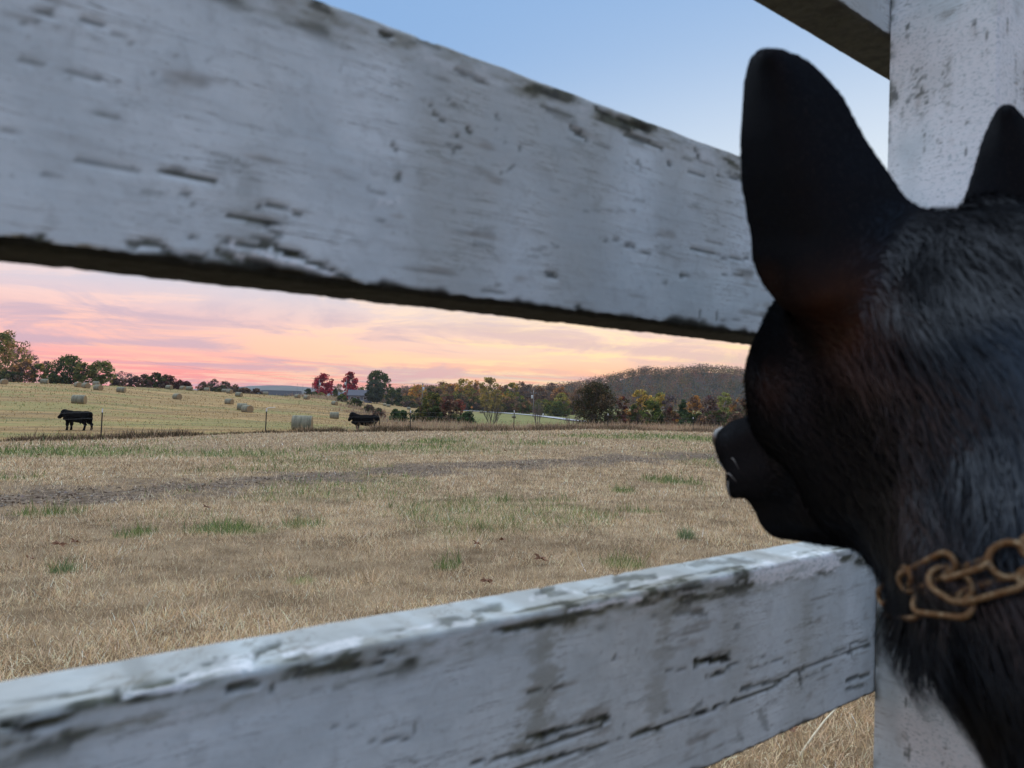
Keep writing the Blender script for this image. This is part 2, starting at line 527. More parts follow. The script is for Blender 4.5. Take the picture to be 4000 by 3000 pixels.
def mat_paint():
    m, n = material('weathered_white_paint')
    tc = n.node('ShaderNodeTexCoord').outputs['Object']
    algae, wood, white, dirt_dim, grime = n.attr('algae'), n.attr('wood'), n.attr('white'), n.attr('dirt_dim'), n.attr('grime')
    grain = n.noise(n.mapping(tc, scale=(14, 14, 160)), 1.0, 5, 0.6)
    cloud = n.noise(tc, 22.0, 5, 0.6); speck = n.noise(n.mapping(tc, scale=(1, 1, 1.7)), 260.0, 3, 0.6); crack = n.noise(n.mapping(tc, scale=(5, 5, 95)), 1.0, 6, 0.72, 0.4)
    blot = n.noise(tc, 75.0, 4, 0.6, 0.6)
    paint = n.mix(n.step(cloud, .3, .7), (0.53, 0.60, 0.625, 1), (0.68, 0.755, 0.78, 1))
    paint = n.mix(n.m('MULTIPLY', n.step(blot, .5, .72), .5), paint, (0.42, 0.465, 0.475, 1))
    paint = n.mix(n.m('MULTIPLY', n.step(speck, .60, .75), .55), paint, (0.32, 0.35, 0.345, 1))
    paint = n.mix(n.m('MULTIPLY', n.step(grain, .56, .74), .35), paint, (0.32, 0.35, 0.35, 1))
    paint = n.mix(n.m('MULTIPLY', n.step(n.m('ABSOLUTE', n.m('SUBTRACT', crack, .5)), .012, .003), n.step(cloud, .42, .62, .0, .75)), paint, (0.13, 0.135, 0.12, 1))
    paint = n.mix(n.m('MULTIPLY', white, n.step(speck, .62, .50)), paint, (0.84, 0.86, 0.88, 1))
    paint = n.mix(n.m('MULTIPLY', dirt_dim, n.step(cloud, .2, .7, .45, 1.0)), paint, (0.235, 0.235, 0.185, 1))
    woodc = n.mix(n.step(grain, .35, .65), (0.16, 0.135, 0.10, 1), (0.30, 0.27, 0.225, 1))
    col = n.mix(wood, paint, woodc)
    moss = n.mix(n.step(blot, .35, .65), (0.018, 0.019, 0.013, 1), (0.075, 0.078, 0.048, 1))
    col = n.mix(n.m('MULTIPLY', algae, n.step(speck, .15, .42, .55, 1.0)), col, moss)
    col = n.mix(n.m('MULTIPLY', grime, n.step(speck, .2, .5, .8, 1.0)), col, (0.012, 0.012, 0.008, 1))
    h = n.m('ADD', n.m('MULTIPLY', grain, .7), n.m('ADD', n.m('MULTIPLY', blot, .5), n.m('MULTIPLY', speck, .25)))
    finish(n, col, n.m('ADD', 0.62, n.m('MULTIPLY', algae, .3)), 0.25, bump(n, h, 0.35, 0.0015))
    return m


M_PAINT = mat_paint()
MID_DARK = [  # weather marks on the middle board: photo points, half width in photo pixels, amount
    ([(640, 672), (740, 692), (838, 722)], 15, 1.0), ([(702, 765), (742, 770)], 9, .9), ([(735, 935), (772, 940)], 7, .8), ([(745, 805), (760, 812)], 6, .5),
    ([(300, 630), (420, 660), (540, 672)], 7, .55), ([(160, 685), (290, 698)], 6, .5), ([(20, 735), (60, 742)], 5, .4), ([(560, 760), (640, 770)], 4, .3),
    ([(130, 40), (200, 60)], 11, .6), ([(310, 85), (390, 105)], 9, .7), ([(430, 125), (520, 180)], 7, .5), ([(80, 95), (140, 100)], 9, .5), ([(80, 240), (250, 285), (400, 320)], 7, .55),
    ([(240, 410), (460, 470)], 6, .5), ([(0, 508), (120, 530)], 6, .5), ([(215, 120), (280, 145)], 6, .4), ([(650, 205), (690, 225)], 5, .5), ([(760, 240), (815, 248)], 5, .5), ([(600, 300), (630, 315)], 5, .4),
    ([(885, 843), (960, 858), (1070, 885)], 9, 1.0), ([(990, 822), (1040, 808), (1110, 822), (1170, 842)], 6, .8), ([(835, 872), (940, 885), (1110, 880)], 4, .5),
    ([(835, 905), (940, 922), (1110, 945)], 7, .9), ([(835, 900), (860, 940), (900, 965)], 7, .9), ([(860, 938), (960, 955), (1090, 965)], 7, .9), ([(900, 965), (1040, 980)], 11, .9), ([(935, 900), (1110, 920)], 4, .6),
    ([(1080, 988), (1180, 1010), (1280, 1060), (1365, 1100)], 11, 1.0), ([(1020, 800), (1000, 700)], 30, .16), ([(840, 640), (960, 680), (960, 780)], 40, .22),
    ([(1500, 133), (1525, 150)], 16, .95), ([(1280, 20), (1440, 70)], 9, .7), ([(1640, 160), (1720, 200)], 11, .7), ([(1780, 285), (1900, 330)], 13, .6), ([(1830, 300), (1880, 325)], 8, .7),
    ([(1690, 450), (1740, 485)], 7, .7), ([(1740, 390), (1785, 430)], 6, .5), ([(1785, 535)], 11, .8), ([(1820, 495), (1835, 530)], 8, .9), ([(1935, 515)], 10, .7), ([(1930, 450), (1945, 470)], 5, .6), ([(1750, 570), (1775, 600)], 6, .7),
    ([(1780, 580), (1800, 585)], 8, .7), ([(1660, 400), (1700, 440)], 5, .6), ([(1535, 570), (1545, 590)], 13, .7), ([(1560, 702)], 17, .75), ([(1440, 745), (1510, 765)], 8, .6), ([(2030, 580), (2020, 650), (1960, 685)], 4, .6),
    ([(1965, 555), (1980, 565)], 5, .5), ([(1865, 905)], 9, .6), ([(1470, 870), (1500, 878)], 6, .5), ([(2330, 430), (2400, 470), (2530, 510)], 18, .95), ([(2230, 505), (2290, 550)], 10, .7), ([(2270, 520)], 12, .8), ([(2440, 530), (2560, 570)], 12, .7),
    ([(2320, 560), (2380, 590)], 7, .5), ([(2555, 568), (2585, 590)], 10, .8), ([(2490, 640), (2500, 660)], 10, .6), ([(2610, 640), (2620, 655)], 9, .7), ([(2715, 595), (2730, 610)], 15, .9), ([(2690, 675), (2750, 690)], 6, .6), ([(2800, 685), (2900, 705)], 6, .7),
    ([(2160, 460), (2260, 500)], 5, .3), ([(2400, 945), (2480, 968)], 10, .8), ([(2350, 950), (2420, 940)], 6, .6), ([(2490, 990), (2540, 1000)], 6, .6), ([(2700, 975), (2770, 990), (2830, 1010), (2920, 1015)], 6, .7), ([(2130, 1072), (2165, 1085)], 13, .8), ([(2060, 985), (2180, 970)], 7, .35),
    ([(2060, 1010), (2160, 1000)], 5, .35), ([(2660, 1078), (2700, 1080)], 7, .7), ([(2820, 1075), (2900, 1080)], 6, .6), ([(2850, 1148)], 8, .7), ([(1880, 1140), (1970, 1150)], 6, .5), ([(1940, 1120), (1970, 1118)], 6, .5), ([(2590, 1105), (2605, 1110)], 8, .5),
    ([(2735, 1218), (2800, 1222), (2800, 1258), (2738, 1255), (2735, 1218)], 3, .6), ([(2810, 1258), (2900, 1248)], 5, .5), ([(2255, 1205), (2270, 1215)], 12, .8), ([(2310, 1232)], 9, .7), ([(1860, 920)], 6, .5), ([(2440, 780), (2520, 790)], 4, .35), ([(2280, 830), (2480, 830)], 4, .3),
]
MID_EDGE = [([(0, 962), (60, 955), (110, 945), (165, 935), (185, 955)], 15, 1.0), ([(200, 985), (420, 1000)], 14, .8), ([(500, 985), (560, 960), (620, 970), (660, 1000)], 20, .9), ([(660, 1020), (760, 1015), (850, 985)], 16, 1.0), ([(850, 1000), (920, 1010), (1000, 1040)], 24, .9),
            ([(1050, 1070), (1180, 1080)], 20, .9), ([(1250, 1105), (1400, 1120)], 14, .8), ([(1450, 1135)], 14, .8), ([(1590, 1150)], 12, .8), ([(1760, 1185), (1820, 1195)], 14, .8), ([(2100, 1230), (2160, 1235)], 12, .8), ([(2700, 1300), (2900, 1330)], 16, .7)]
MID_WHITE = [([(905, 965), (940, 1010), (950, 1040)], 13, 1.0), ([(1270, 1110), (1285, 1130)], 13, 1.0), ([(1000, 1000), (1200, 1060), (1300, 1090)], 16, .9), ([(1480, 800), (1560, 790)], 14, .4)]
LOW_DARK = [
    ([(15, 2835), (90, 2850), (190, 2830), (270, 2812)], 24, 1.0), ([(100, 2870), (120, 2890)], 20, .7), ([(455, 2735), (560, 2690), (690, 2655)], 15, .9), ([(690, 2650), (800, 2605), (880, 2585)], 12, .75), ([(460, 2700), (440, 2735)], 14, .8), ([(900, 2690), (1000, 2680)], 15, .9),
    ([(990, 2600), (1010, 2550), (1080, 2530)], 20, .8), ([(1060, 2680), (1065, 2700)], 12, .8), ([(1150, 2640), (1210, 2625)], 8, .9), ([(1280, 2625), (1400, 2600), (1500, 2585)], 10, .9), ([(1130, 2645), (1180, 2660)], 7, .8), ([(1490, 2555), (1550, 2540)], 10, .9), ([(1230, 2590), (1290, 2570)], 12, .6),
    ([(1545, 2825)], 12, .8), ([(1300, 2850), (1400, 2830)], 6, .7), ([(1200, 2700), (1350, 2690)], 5, .4), ([(840, 2575)], 10, .5), ([(1430, 2900), (1600, 2890)], 7, .6), ([(1620, 2840), (1625, 2860)], 8, .6),
    ([(1920, 2450), (2030, 2455), (2150, 2430)], 15, 1.0), ([(1700, 2440), (1880, 2420)], 22, .65), ([(1850, 2390), (1950, 2370)], 20, .7), ([(2100, 2330), (2230, 2310)], 16, .6), ([(2120, 2310), (2160, 2300)], 14, .8), ([(2300, 2320), (2450, 2290)], 18, .7), ([(2400, 2260), (2560, 2250)], 16, .7), ([(2600, 2310), (2740, 2290)], 22, .8),
    ([(2640, 2390), (2760, 2395)], 18, .55), ([(2880, 2445)], 18, .5), ([(2720, 2585), (2850, 2570)], 17, 1.0), ([(2760, 2640), (2850, 2610)], 9, .9), ([(2480, 2390)], 16, .5), ([(2600, 2500), (2680, 2495)], 14, .4), ([(2760, 2420), (2620, 2480)], 12, .3),
    ([(2060, 2885), (2180, 2860), (2300, 2820), (2370, 2800)], 18, 1.0), ([(1850, 2990), (2050, 2935), (2350, 2840)], 8, .95), ([(2000, 3010), (2250, 2940), (2520, 2860)], 9, 1.0), ([(2400, 2890), (2550, 2845)], 12, .9), ([(2520, 2860), (2800, 2760), (3000, 2690), (3120, 2610)], 8, 1.0),
    ([(2900, 2690), (3050, 2650), (3140, 2600)], 12, .8), ([(3120, 2600), (3130, 2690)], 8, .8), ([(3130, 2610), (3260, 2560), (3400, 2510)], 8, .8), ([(3150, 2640), (3250, 2590)], 7, .6), ([(3240, 2555), (3340, 2505), (3390, 2500)], 5, .7), ([(3320, 2520), (3330, 2570)], 5, .6),
    ([(3060, 2585), (3080, 2582)], 9, .8), ([(3310, 2655), (3395, 2630)], 9, .8), ([(3305, 2692), (3390, 2668)], 9, .75), ([(2200, 2640), (2130, 2700)], 7, .5), ([(2060, 2710), (2200, 2680)], 6, .8), ([(2680, 2610), (2600, 2620)], 5, .6), ([(2840, 2600), (2990, 2560)], 5, .7), ([(2930, 2610), (3060, 2570)], 4, .6),
    ([(2970, 2780), (3000, 2850)], 18, .45), ([(2880, 2850), (2900, 2890)], 14, .4), ([(2700, 2780), (2740, 2740)], 10, .5), ([(2440, 2830)], 12, .5), ([(2600, 2780)], 14, .5), ([(2410, 2540), (2400, 2570)], 8, .6), ([(2350, 2545)], 6, .5), ([(2490, 2540)], 6, .5), ([(2650, 2200), (2950, 2190)], 14, .5),
]
LOW_WHITE = [([(490, 2722), (640, 2700), (720, 2685)], 14, 1.0), ([(720, 2665), (860, 2620), (985, 2595)], 32, 1.0), ([(1110, 2560), (1250, 2540), (1390, 2518)], 22, 1.0), ([(1540, 2480), (1700, 2440)], 16, .8), ([(1780, 2445), (1850, 2430)], 16, .9), ([(2080, 2340), (2130, 2330)], 12, .8), ([(2230, 2385), (2360, 2360), (2500, 2340)], 13, .95),
             ([(2520, 2270), (2620, 2255)], 8, .8), ([(2640, 2320), (2720, 2310)], 8, .7), ([(2780, 2260), (2860, 2250)], 14, .8), ([(2950, 2235), (3080, 2215), (3260, 2180)], 42, 1.0), ([(2930, 2265), (3060, 2255)], 16, .9), ([(2260, 2320), (2200, 2300)], 8, .6)]
LOW_DIRT = [([(2130, 2500), (2120, 2650), (2080, 2880)], 75, .75), ([(2600, 2420), (2580, 2600), (2560, 2800)], 60, .5), ([(3150, 2330), (3140, 2560)], 40, .55), ([(2850, 2400), (2830, 2550)], 60, .35), ([(2350, 2300), (2800, 2230)], 40, .5), ([(1200, 2560), (900, 2620)], 40, .4), ([(300, 2700), (100, 2760)], 50, .3)]


def make_rail(name, zb, dark, edge, white, dirt_dim, seed, parent=None, under=0.9, under_a=1.0):
    s = np.concatenate([np.linspace(-1.75, -0.1, 60, endpoint=False), np.arange(-0.1, 0.78, 0.0023), np.linspace(0.78, 3.0, 70)])
    h, t, rr = RAIL_H, RAIL_T, 0.0038
    prof = []       # (depth behind the near face, height, zone 0 front 1 top 2 back 3 bottom)
    for v in np.linspace(rr, h - rr, 66): prof.append((0.0, v, 0))
    for a in np.linspace(0, pi / 2, 6)[1:-1]: prof.append((rr - rr * cos(a), h - rr + rr * sin(a), 1))
    for d in np.linspace(rr, t - rr, 16): prof.append((d, h, 1))
    for v in np.linspace(h - rr, rr, 5): prof.append((t, v, 2))
    for d in np.linspace(t - rr, rr, 16): prof.append((d, 0.0, 3))
    for a in np.linspace(pi / 2, 0, 6)[1:-1]: prof.append((rr - rr * cos(a), rr - rr * sin(a), 3))
    prof = np.array(prof); n = len(prof)
    S = np.repeat(s, n); D = np.tile(prof[:, 0], len(s)); Z = np.tile(prof[:, 1], len(s)); zone = np.tile(prof[:, 2], len(s))
    Zw = Z + zb
    front = (zone == 0) | (D < rr)
    top = zone == 1; bot = zone == 3
    # generic wear (all along the board) + the marks seen in the photograph (near face only)
    gr = fbm(S * 16, Zw * 230, seed + 50, 4); gr2 = fbm(S * 55, Zw * 300, seed + 51, 3); bl = fbm(S * 30, Zw * 45, seed + 52, 4)
    algae = 0.8 * sstep(gr * .6 + gr2 * .25 + bl * .3, .735, .83)
    algae = np.maximum(algae, .75 * sstep(bl * .55 + gr2 * .5, .70, .80))
    wood = 0.5 * sstep(gr * .5 + bl * .6, .70, .82)
    inview = (S > -0.12) & (S < 0.80) & front
    a2 = np.zeros_like(S); wt = np.zeros_like(S); dt = np.zeros_like(S)
    if dark: a2[inview] = mark_mask(S[inview], Zw[inview], dark)
    if edge: a2[inview] = np.maximum(a2[inview], mark_mask(S[inview], Zw[inview], edge))
    tv = (S > -0.12) & (S < 0.9) & (front | top)
    Sp = S * FD / (FD + D); Zp = EYE + (Zw - EYE) * FD / (FD + D)       # wear on the upper arris carries on over the edge
    if white:
        wt[tv] = mark_mask(Sp[tv], Zp[tv], white)
        a2[tv] = np.maximum(a2[tv], mark_mask(Sp[tv], Zp[tv], dark))
    if dirt_dim: dt[inview] = mark_mask(S[inview], Zw[inview], dirt_dim)
    algae = np.maximum(algae * np.where((front | top) & bool(dark), .35, 1), a2)
    wt = wt * (1 - .0 * a2); algae = algae * (1 - wt * .8)
    dt = np.maximum(dt, .45 * sstep(fbm(S * 9, Zw * 2.2, seed + 60, 3), .52, .75) * np.where(top, .7, 1))
    wear_top = top * sstep(bl + .35 * gr, .55, .8)
    if white:       # weathered, mossy strip along the upper front arris
        arris = np.where(front, sstep(Z, h - .026, h - .012), np.where(top, sstep(D, .022, .010), 0)); an = fbm(S * 38, (Zw - D) * 150, seed + 90, 4, .6)
        dt = np.maximum(dt, arris * (.35 + .6 * sstep(an, .40, .58))); algae = np.maximum(algae, arris * .85 * sstep(an, .56, .66) * (1 - wt)); wt = np.maximum(wt, .3 * arris * sstep(an, .36, .28))
        dt = dt * (1 - wt)
    wood = np.maximum(wood, wear_top * .35 + .10 * top)
    dt = np.maximum(dt, .42 * top * (1 - wt))  # whole top face darkened in colour to hold down its sky-lit brightness
    # grimy, peeled underside creeping round the lower edge
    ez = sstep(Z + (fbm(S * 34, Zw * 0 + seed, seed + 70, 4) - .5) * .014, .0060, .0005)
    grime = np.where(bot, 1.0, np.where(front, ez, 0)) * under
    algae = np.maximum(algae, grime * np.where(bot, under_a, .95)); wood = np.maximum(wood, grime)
    # relief: paint film edges, gouges, rough split underside
    off = -0.0011 * sstep(a2, .3, .8) + 0.0003 * wt - 0.0004 * wood + (bl - .5) * .0008
    rough_bot = np.where(bot | (front & (Z < .009)), (fbm(S * 140, D * 160, seed + 80, 4) - .5) * .0022, 0)
    nD = np.where(front & (Z > rr) & (Z < h - rr), -1.0, np.where(zone == 2, 1.0, 0)); nZ = np.where(top, 1.0, np.where(bot, -1.0, 0))
    Dn = D + nD * off; Zn = Zw + nZ * (off + np.where(top, (fbm(S * 40, D * 50, seed + 82, 3) - .5) * .0015, 0)) + np.where(bot | (front & (Z < .009)), rough_bot, 0)
    bow = 0.0012 * np.sin(S * 3.1 + seed)
    V = np.stack([FN.x * (FD + Dn) + FE.x * S, FN.y * (FD + Dn) + FE.y * S, Zn + bow], 1)
    ns = len(s); i = np.arange(ns - 1)[:, None] * n + np.arange(n)[None, :]; j = np.arange(ns - 1)[:, None] * n + (np.arange(n)[None, :] + 1) % n
    F = np.stack([i, j, j + n, i + n], -1).reshape(-1, 4)
    ends = [tuple(range(n))]
    me = mesh_np(name, V, F, True, {'algae': np.clip(algae, 0, 1), 'wood': np.clip(wood, 0, 1), 'white': wt, 'dirt_dim': np.clip(dt, 0, 1), 'grime': np.clip(grime * under_a * (1 if edge else .75), 0, 1)})
    return obj(name, me, M_PAINT, parent)


def make_post(name, s0, parent=None, dense=True):
    """4x4 post standing on the near side of the rails; its left face at s0"""
    wd, wf, ch = 0.099, 0.105, 0.012
    ring = []
    N = 50 if dense else 8
    for d in np.linspace(FD - .0015, FD - wd + .002, N): ring.append((s0, d))
    ring += [(s0 + .002, FD - wd + .0005)]
    for k in np.linspace(.003, wf - .003, 24 if dense else 6): ring.append((s0 + k, FD - wd))
    for d in np.linspace(FD - wd + .002, FD - .0015, 8): ring.append((s0 + wf, d))
    for k in np.linspace(wf - .004, .004, 5): ring.append((s0 + k, FD - .0015))
    ring = np.array(ring); n = len(ring)
    z0 = gz(*(FN * (FD - wd / 2) + FE * s0).to_2d()) - .25
    zs = np.concatenate([np.linspace(z0, .2, 30, endpoint=False), np.arange(.2, 1.18, .0022 if dense else .03), np.linspace(1.18, 1.34, 20)])
    S = np.tile(ring[:, 0], len(zs)); D = np.tile(ring[:, 1], len(zs)); Z = np.repeat(zs, n)
    u = D + (S - s0) * 1.0
    gr = fbm(u * 210, Z * 17, 90, 4); bl = fbm(u * 34, Z * 30, 91, 4); fn = fbm(u * 170, Z * 190, 92, 3); vein = np.abs(fbm(u * 42, Z * 60, 94, 4) - .5)
    algae = .7 * sstep(gr * .6 + fn * .3 + bl * .25, .755, .84)
    band = sstep(fbm(u * 26, Z * 9, 97, 3), .5, .68)
    algae = np.maximum(algae, .7 * band * sstep(fn * .6 + bl * .45, .60, .70))
    algae = np.maximum(algae, .6 * sstep(vein, .018, .004) * band)
    edge = sstep(np.minimum(np.abs(D - FD), 1), .010, .0) * sstep(fbm(u * 60, Z * 45, 93, 3), .42, .62)
    algae = np.maximum(algae, edge * .85)
    wood = .4 * sstep(bl, .68, .8)
    wt = .7 * sstep(fbm(u * 14, Z * 8, 95, 3), .42, .62) * (1 - algae)
    off = -.0009 * algae + (bl - .5) * .0012
    lean = (Z - EYE) * 0.031
    V = np.stack([FN.x * (D + off * (S > s0)) + FE.x * (S + lean - off * 0), FN.y * (D + off * (S > s0)) + FE.y * (S + lean), Z], 1)
    ns = len(zs); i = np.arange(ns - 1)[:, None] * n + np.arange(n)[None, :]; j = np.arange(ns - 1)[:, None] * n + (np.arange(n)[None, :] + 1) % n
    F = np.stack([i, j, j + n, i + n], -1).reshape(-1, 4)
    topc = len(V); V = np.concatenate([V, [V[-n:].mean(0) + np.array([0, 0, .012])]])
    k = np.arange(n); F3 = np.stack([(ns - 1) * n + k, (ns - 1) * n + (k + 1) % n, np.full(n, topc)], -1)
    A = lambda a: np.append(a, 0.3)
    me = mesh_np(name, V, [F, F3], False, {'algae': A(algae), 'wood': A(wood), 'white': A(wt), 'dirt_dim': A(.25 * band), 'grime': A(algae * 0)})
    return obj(name, me, M_PAINT, parent)


FENCE_O = FN * FD
fence = empty('board_fence', (0, 0, 0))
tag(fence, 'weathered white board fence with peeling paint right in front of the camera', 'fence')
Z_LOW, Z_MID, Z_TOP = EYE - .281, EYE + .0575, EYE + .386
r_mid = make_rail('rail', Z_MID, MID_DARK, MID_EDGE, MID_WHITE, [], 1, fence)
tag(r_mid, 'middle rail with dark scratches and a peeled grimy lower edge')
r_low = make_rail('rail', Z_LOW, LOW_DARK, None, LOW_WHITE, LOW_DIRT, 2, fence, 0.75)
tag(r_low, 'lower rail with algae streaks and patches of fresh white paint along its top')
r_top = make_rail('rail', Z_TOP, [], None, [], [], 3, fence, .9, .8)
tag(r_top, 'upper rail with a bare mossy underside')
p_main = make_post('post', 0.722, fence)
tag(p_main, 'square white post with cracked paint behind the dog')
for sp in (-1.72, 3.0 - .13):
    make_post('post', sp, fence, False)


def nail_mesh():
    m = MB(); m.tube([(0, 0, -.004), (0, 0, .0012), (0, 0, .0018)], [.004, .0042, .003], 10); return m.mesh('nail_head')


print('fence', time.time() - T0)

# ------------------------------------------------------------------ grass: real blades
rng = np.random.default_rng(7)


def blades(x, y, length, width, lean_amt, col, seg2, name, mat, z=None, kind_label=None, fc=None, yaw=None):
    """one mesh of curved blades; seg2: three segment points (5 verts) else a single triangle"""
    n = len(x)
    z = ground(x, y) if z is None else z
    yaw = rng.uniform(0, 2 * pi, n) if yaw is None else yaw
    lx, ly = np.cos(yaw), np.sin(yaw)
    lean = lean_amt * rng.uniform(.3, 1.3, n)
    # width direction roughly facing the camera so no blade vanishes
    wyaw = np.arctan2(y, x) + pi / 2 + rng.normal(0, .6, n)
    wx, wy = np.cos(wyaw) * width / 2, np.sin(wyaw) * width / 2
    b = np.stack([x, y, z - .006], 1)
    tip = b + np.stack([lx * lean * length, ly * lean * length, length * np.sqrt(np.clip(1 - np.clip(lean, 0, .95) ** 2, .05, 1))], 1)
    wv = np.stack([wx, wy, np.zeros(n)], 1)
    if seg2:
        mid = b * .5 + tip * .5; mid[:, 2] += .16 * length * np.clip(lean, 0, 1); tip2 = tip.copy(); tip2[:, 2] -= .12 * length * lean
        V = np.stack([b - wv, b + wv, mid - wv * .8, mid + wv * .8, tip2], 1).reshape(-1, 3)
        k = np.arange(n)[:, None] * 5
        F4 = k + np.array([[0, 1, 3, 2]]); F3 = k + np.array([[2, 3, 4]])
        C = np.repeat(col, 5, 0)
        me = mesh_np(name, V, [F4, F3], False, {'col': C})
    else:
        V = np.stack([b - wv, b + wv, tip], 1).reshape(-1, 3)
        F3 = np.arange(n)[:, None] * 3 + np.array([[0, 1, 2]])
        me = mesh_np(name, V, F3, False, {'col': np.repeat(col, 3, 0)})
    return me


def mat_blade(name='grass_blade', trans=0.25):
    m, n = material(name)
    c = n.attr('col', 0)
    d = n.node('ShaderNodeBsdfDiffuse', {'Color': c}); t = n.node('ShaderNodeBsdfTranslucent', {'Color': c})
    mx = n.node('ShaderNodeMixShader', {0: trans, 1: d.outputs[0], 2: t.outputs[0]})
    o = n.node('ShaderNodeOutputMaterial'); n.l.new(mx.outputs[0], o.inputs[0])
    return m


M_BLADE = mat_blade()


def palette(cols, n, var=.12):
    cols = np.array(cols); k = rng.integers(0, len(cols), n)
    return cols[k] * (1 + rng.normal(0, var, (n, 1))) * (1 + rng.normal(0, .03, (n, 3)))


TAN = [(.62, .455, .285), (.53, .375, .22), (.70, .545, .36), (.38, .26, .145), (.59, .425, .265), (.78, .63, .44), (.20, .13, .07)]
TANF = [(.43, .29, .13), (.35, .23, .10), (.50, .345, .165), (.20, .13, .06)]
GRN = [(.16, .21, .065), (.12, .18, .06), (.22, .25, .09), (.10, .15, .07)]


def scatter(n, r0, r1, p, half=52):
    """polar scatter; density per area falls as r**-p"""
    u = rng.uniform(0, 1, n); k = 2 - p
    r = (r0 ** k + u * (r1 ** k - r0 ** k)) ** (1 / k) if abs(k) > 1e-3 else r0 * (r1 / r0) ** u
    th = np.radians(rng.uniform(-half, half, n))
    return r * np.sin(th), r * np.cos(th), r


def lawn(n, r0, r1, p, seg2, lscale, wfun, name, half=52):
    x, y, r = scatter(n, r0, r1, p, half)
    fs = fence_side(x, y); g_ = greenness(x, y); b_ = bareness(x, y)
    tuft = fbm(x * 5, y * 5, 71, 3); big = fbm(x * 1.1, y * 1.1, 72, 3)
    keep = (fs < -.4) & (rng.uniform(0, 1, n) > b_ * .9) & (rng.uniform(0, 1, n) < .62 + .8 * tuft)
    x, y, r, g_, tuft, big = x[keep], y[keep], r[keep], g_[keep], tuft[keep], big[keep]; n = len(x)
    isg = rng.uniform(0, 1, n) < .75 * g_ * (.25 + .75 * sstep(tuft, .35, .6))
    col = np.where(isg[:, None], palette(GRN, n), palette(TAN, n))
    col = col * (0.90 + 0.26 * sstep(big, .35, .65))[:, None] * (.92 + .22 * sstep(tuft, .3, .6))[:, None] * np.exp(rng.normal(0, .22, n))[:, None]
    L = lscale * rng.gamma(6, 1 / 6, n) * (.85 + .6 * sstep(tuft, .4, .7)) * np.where(isg, 1.45, 1)
    W = wfun(r) * rng.uniform(.7, 1.3, n) * np.where(isg, 1.3, 1)
    lean = np.where(isg, .6, .98)
    me = blades(x, y, L, W, lean, np.clip(col, .01, 1), seg2, name, M_BLADE)
    return tag(obj(name, me, M_BLADE), 'short dry tan lawn grass with scattered green blades', kind='stuff')


lawn(125000, 0.75, 2.7, 0.7, True, .032, lambda r: np.maximum(.0013, .00055 * r), 'grass', 54)
lawn(230000, 2.7, 6.5, 0.9, False, .034, lambda r: .00060 * r, 'grass', 50)
lawn(230000, 6.5, 16.0, 1.0, False, .043, lambda r: .00070 * r, 'grass', 50)
lawn(130000, 16.0, 62.0, 1.2, False, .075, lambda r: .00075 * r, 'grass', 46)


lawn(25000, 0.8, 3.2, 0.6, True, .040, lambda r: np.maximum(.0014, .0005 * r), 'grass', 52)


def green_tufts():
    n = 9000; xs, ys = [], []
    for (cx, cy, rx, ry, s) in GREEN:
        k = int(45 + 230 * min(1, rx * ry / 3) * s)
        a = rng.uniform(0, 2 * pi, k); q = np.sqrt(rng.uniform(0, 1, k))
        xs.append(cx + rx * q * np.cos(a)); ys.append(cy + ry * q * np.sin(a))
    x = np.concatenate(xs); y = np.concatenate(ys)
    k = fbm(x * 4, y * 4, 77, 3) > .47; x, y = x[k], y[k]; n = len(x); r = np.hypot(x, y)
    L = rng.gamma(7, 1 / 7, n) * np.clip(.065 + .0035 * r, 0, .13)
    me = blades(x, y, L, np.maximum(.0028, .0008 * r), .5, np.clip(palette(GRN + [(.30, .30, .14)], n), .01, 1), True, 'grass', M_BLADE)
    tag(obj('grass', me, M_BLADE), 'longer green grass tufts in the pale lawn', kind='stuff')
    # single weed tuft
    for (px, py, kk, L0) in [(2680, 2105, 160, .07), (250, 2235, 90, .045)]:
        c = gp(px, py); x = c.x + rng.normal(0, .026, kk); y = c.y + rng.normal(0, .026, kk)
        me = blades(x, y, rng.gamma(7, 1 / 7, kk) * L0, np.full(kk, .003), .6, np.clip(palette([(.17, .23, .11), (.22, .27, .14)], kk), 0, 1), True, 'weed_tuft', M_BLADE)
        o = obj('weed_tuft', me, M_BLADE)
        tag(o, {2680: 'round green weed tuft in dry grass below the dog\'s muzzle', 250: 'small grey-green weed tuft near the fallen leaves'}[px], 'weed', 'weed tufts in the lawn')


green_tufts()
# long pale stalks arching out of the lawn
for i, (p0, p1, lab) in enumerate([((560, 2400), (655, 2310), 'tall pale arching grass stalk above the lower rail'), ((575, 2385), (625, 2345), 'short pale stalk beside the tall arching one'), ((3120, 2960), (3390, 2790), 'long straw stalk lying beside the post foot')]):
    a = gp(*p0); Yb = a.y; b = at(*p1, Yb - (.25 if i == 2 else -.03)); m = MB()
    if i == 2: b = gp(*p1); b.z += .05
    pts = [a.lerp(b, t) + Vector((0, 0, .03 * sin(pi * t))) for t in np.linspace(0, 1, 7)]
    m.tube(pts, [.0022, .0022, .002, .0018, .0016, .0014, .0007], 5)
    mm, nn = material('straw'); finish(nn, (.62, .54, .38, 1), .7, .3)
    tag(m.build('grass_stalk', mm, None, True), lab, 'grass stalk', 'long stalks in the lawn')


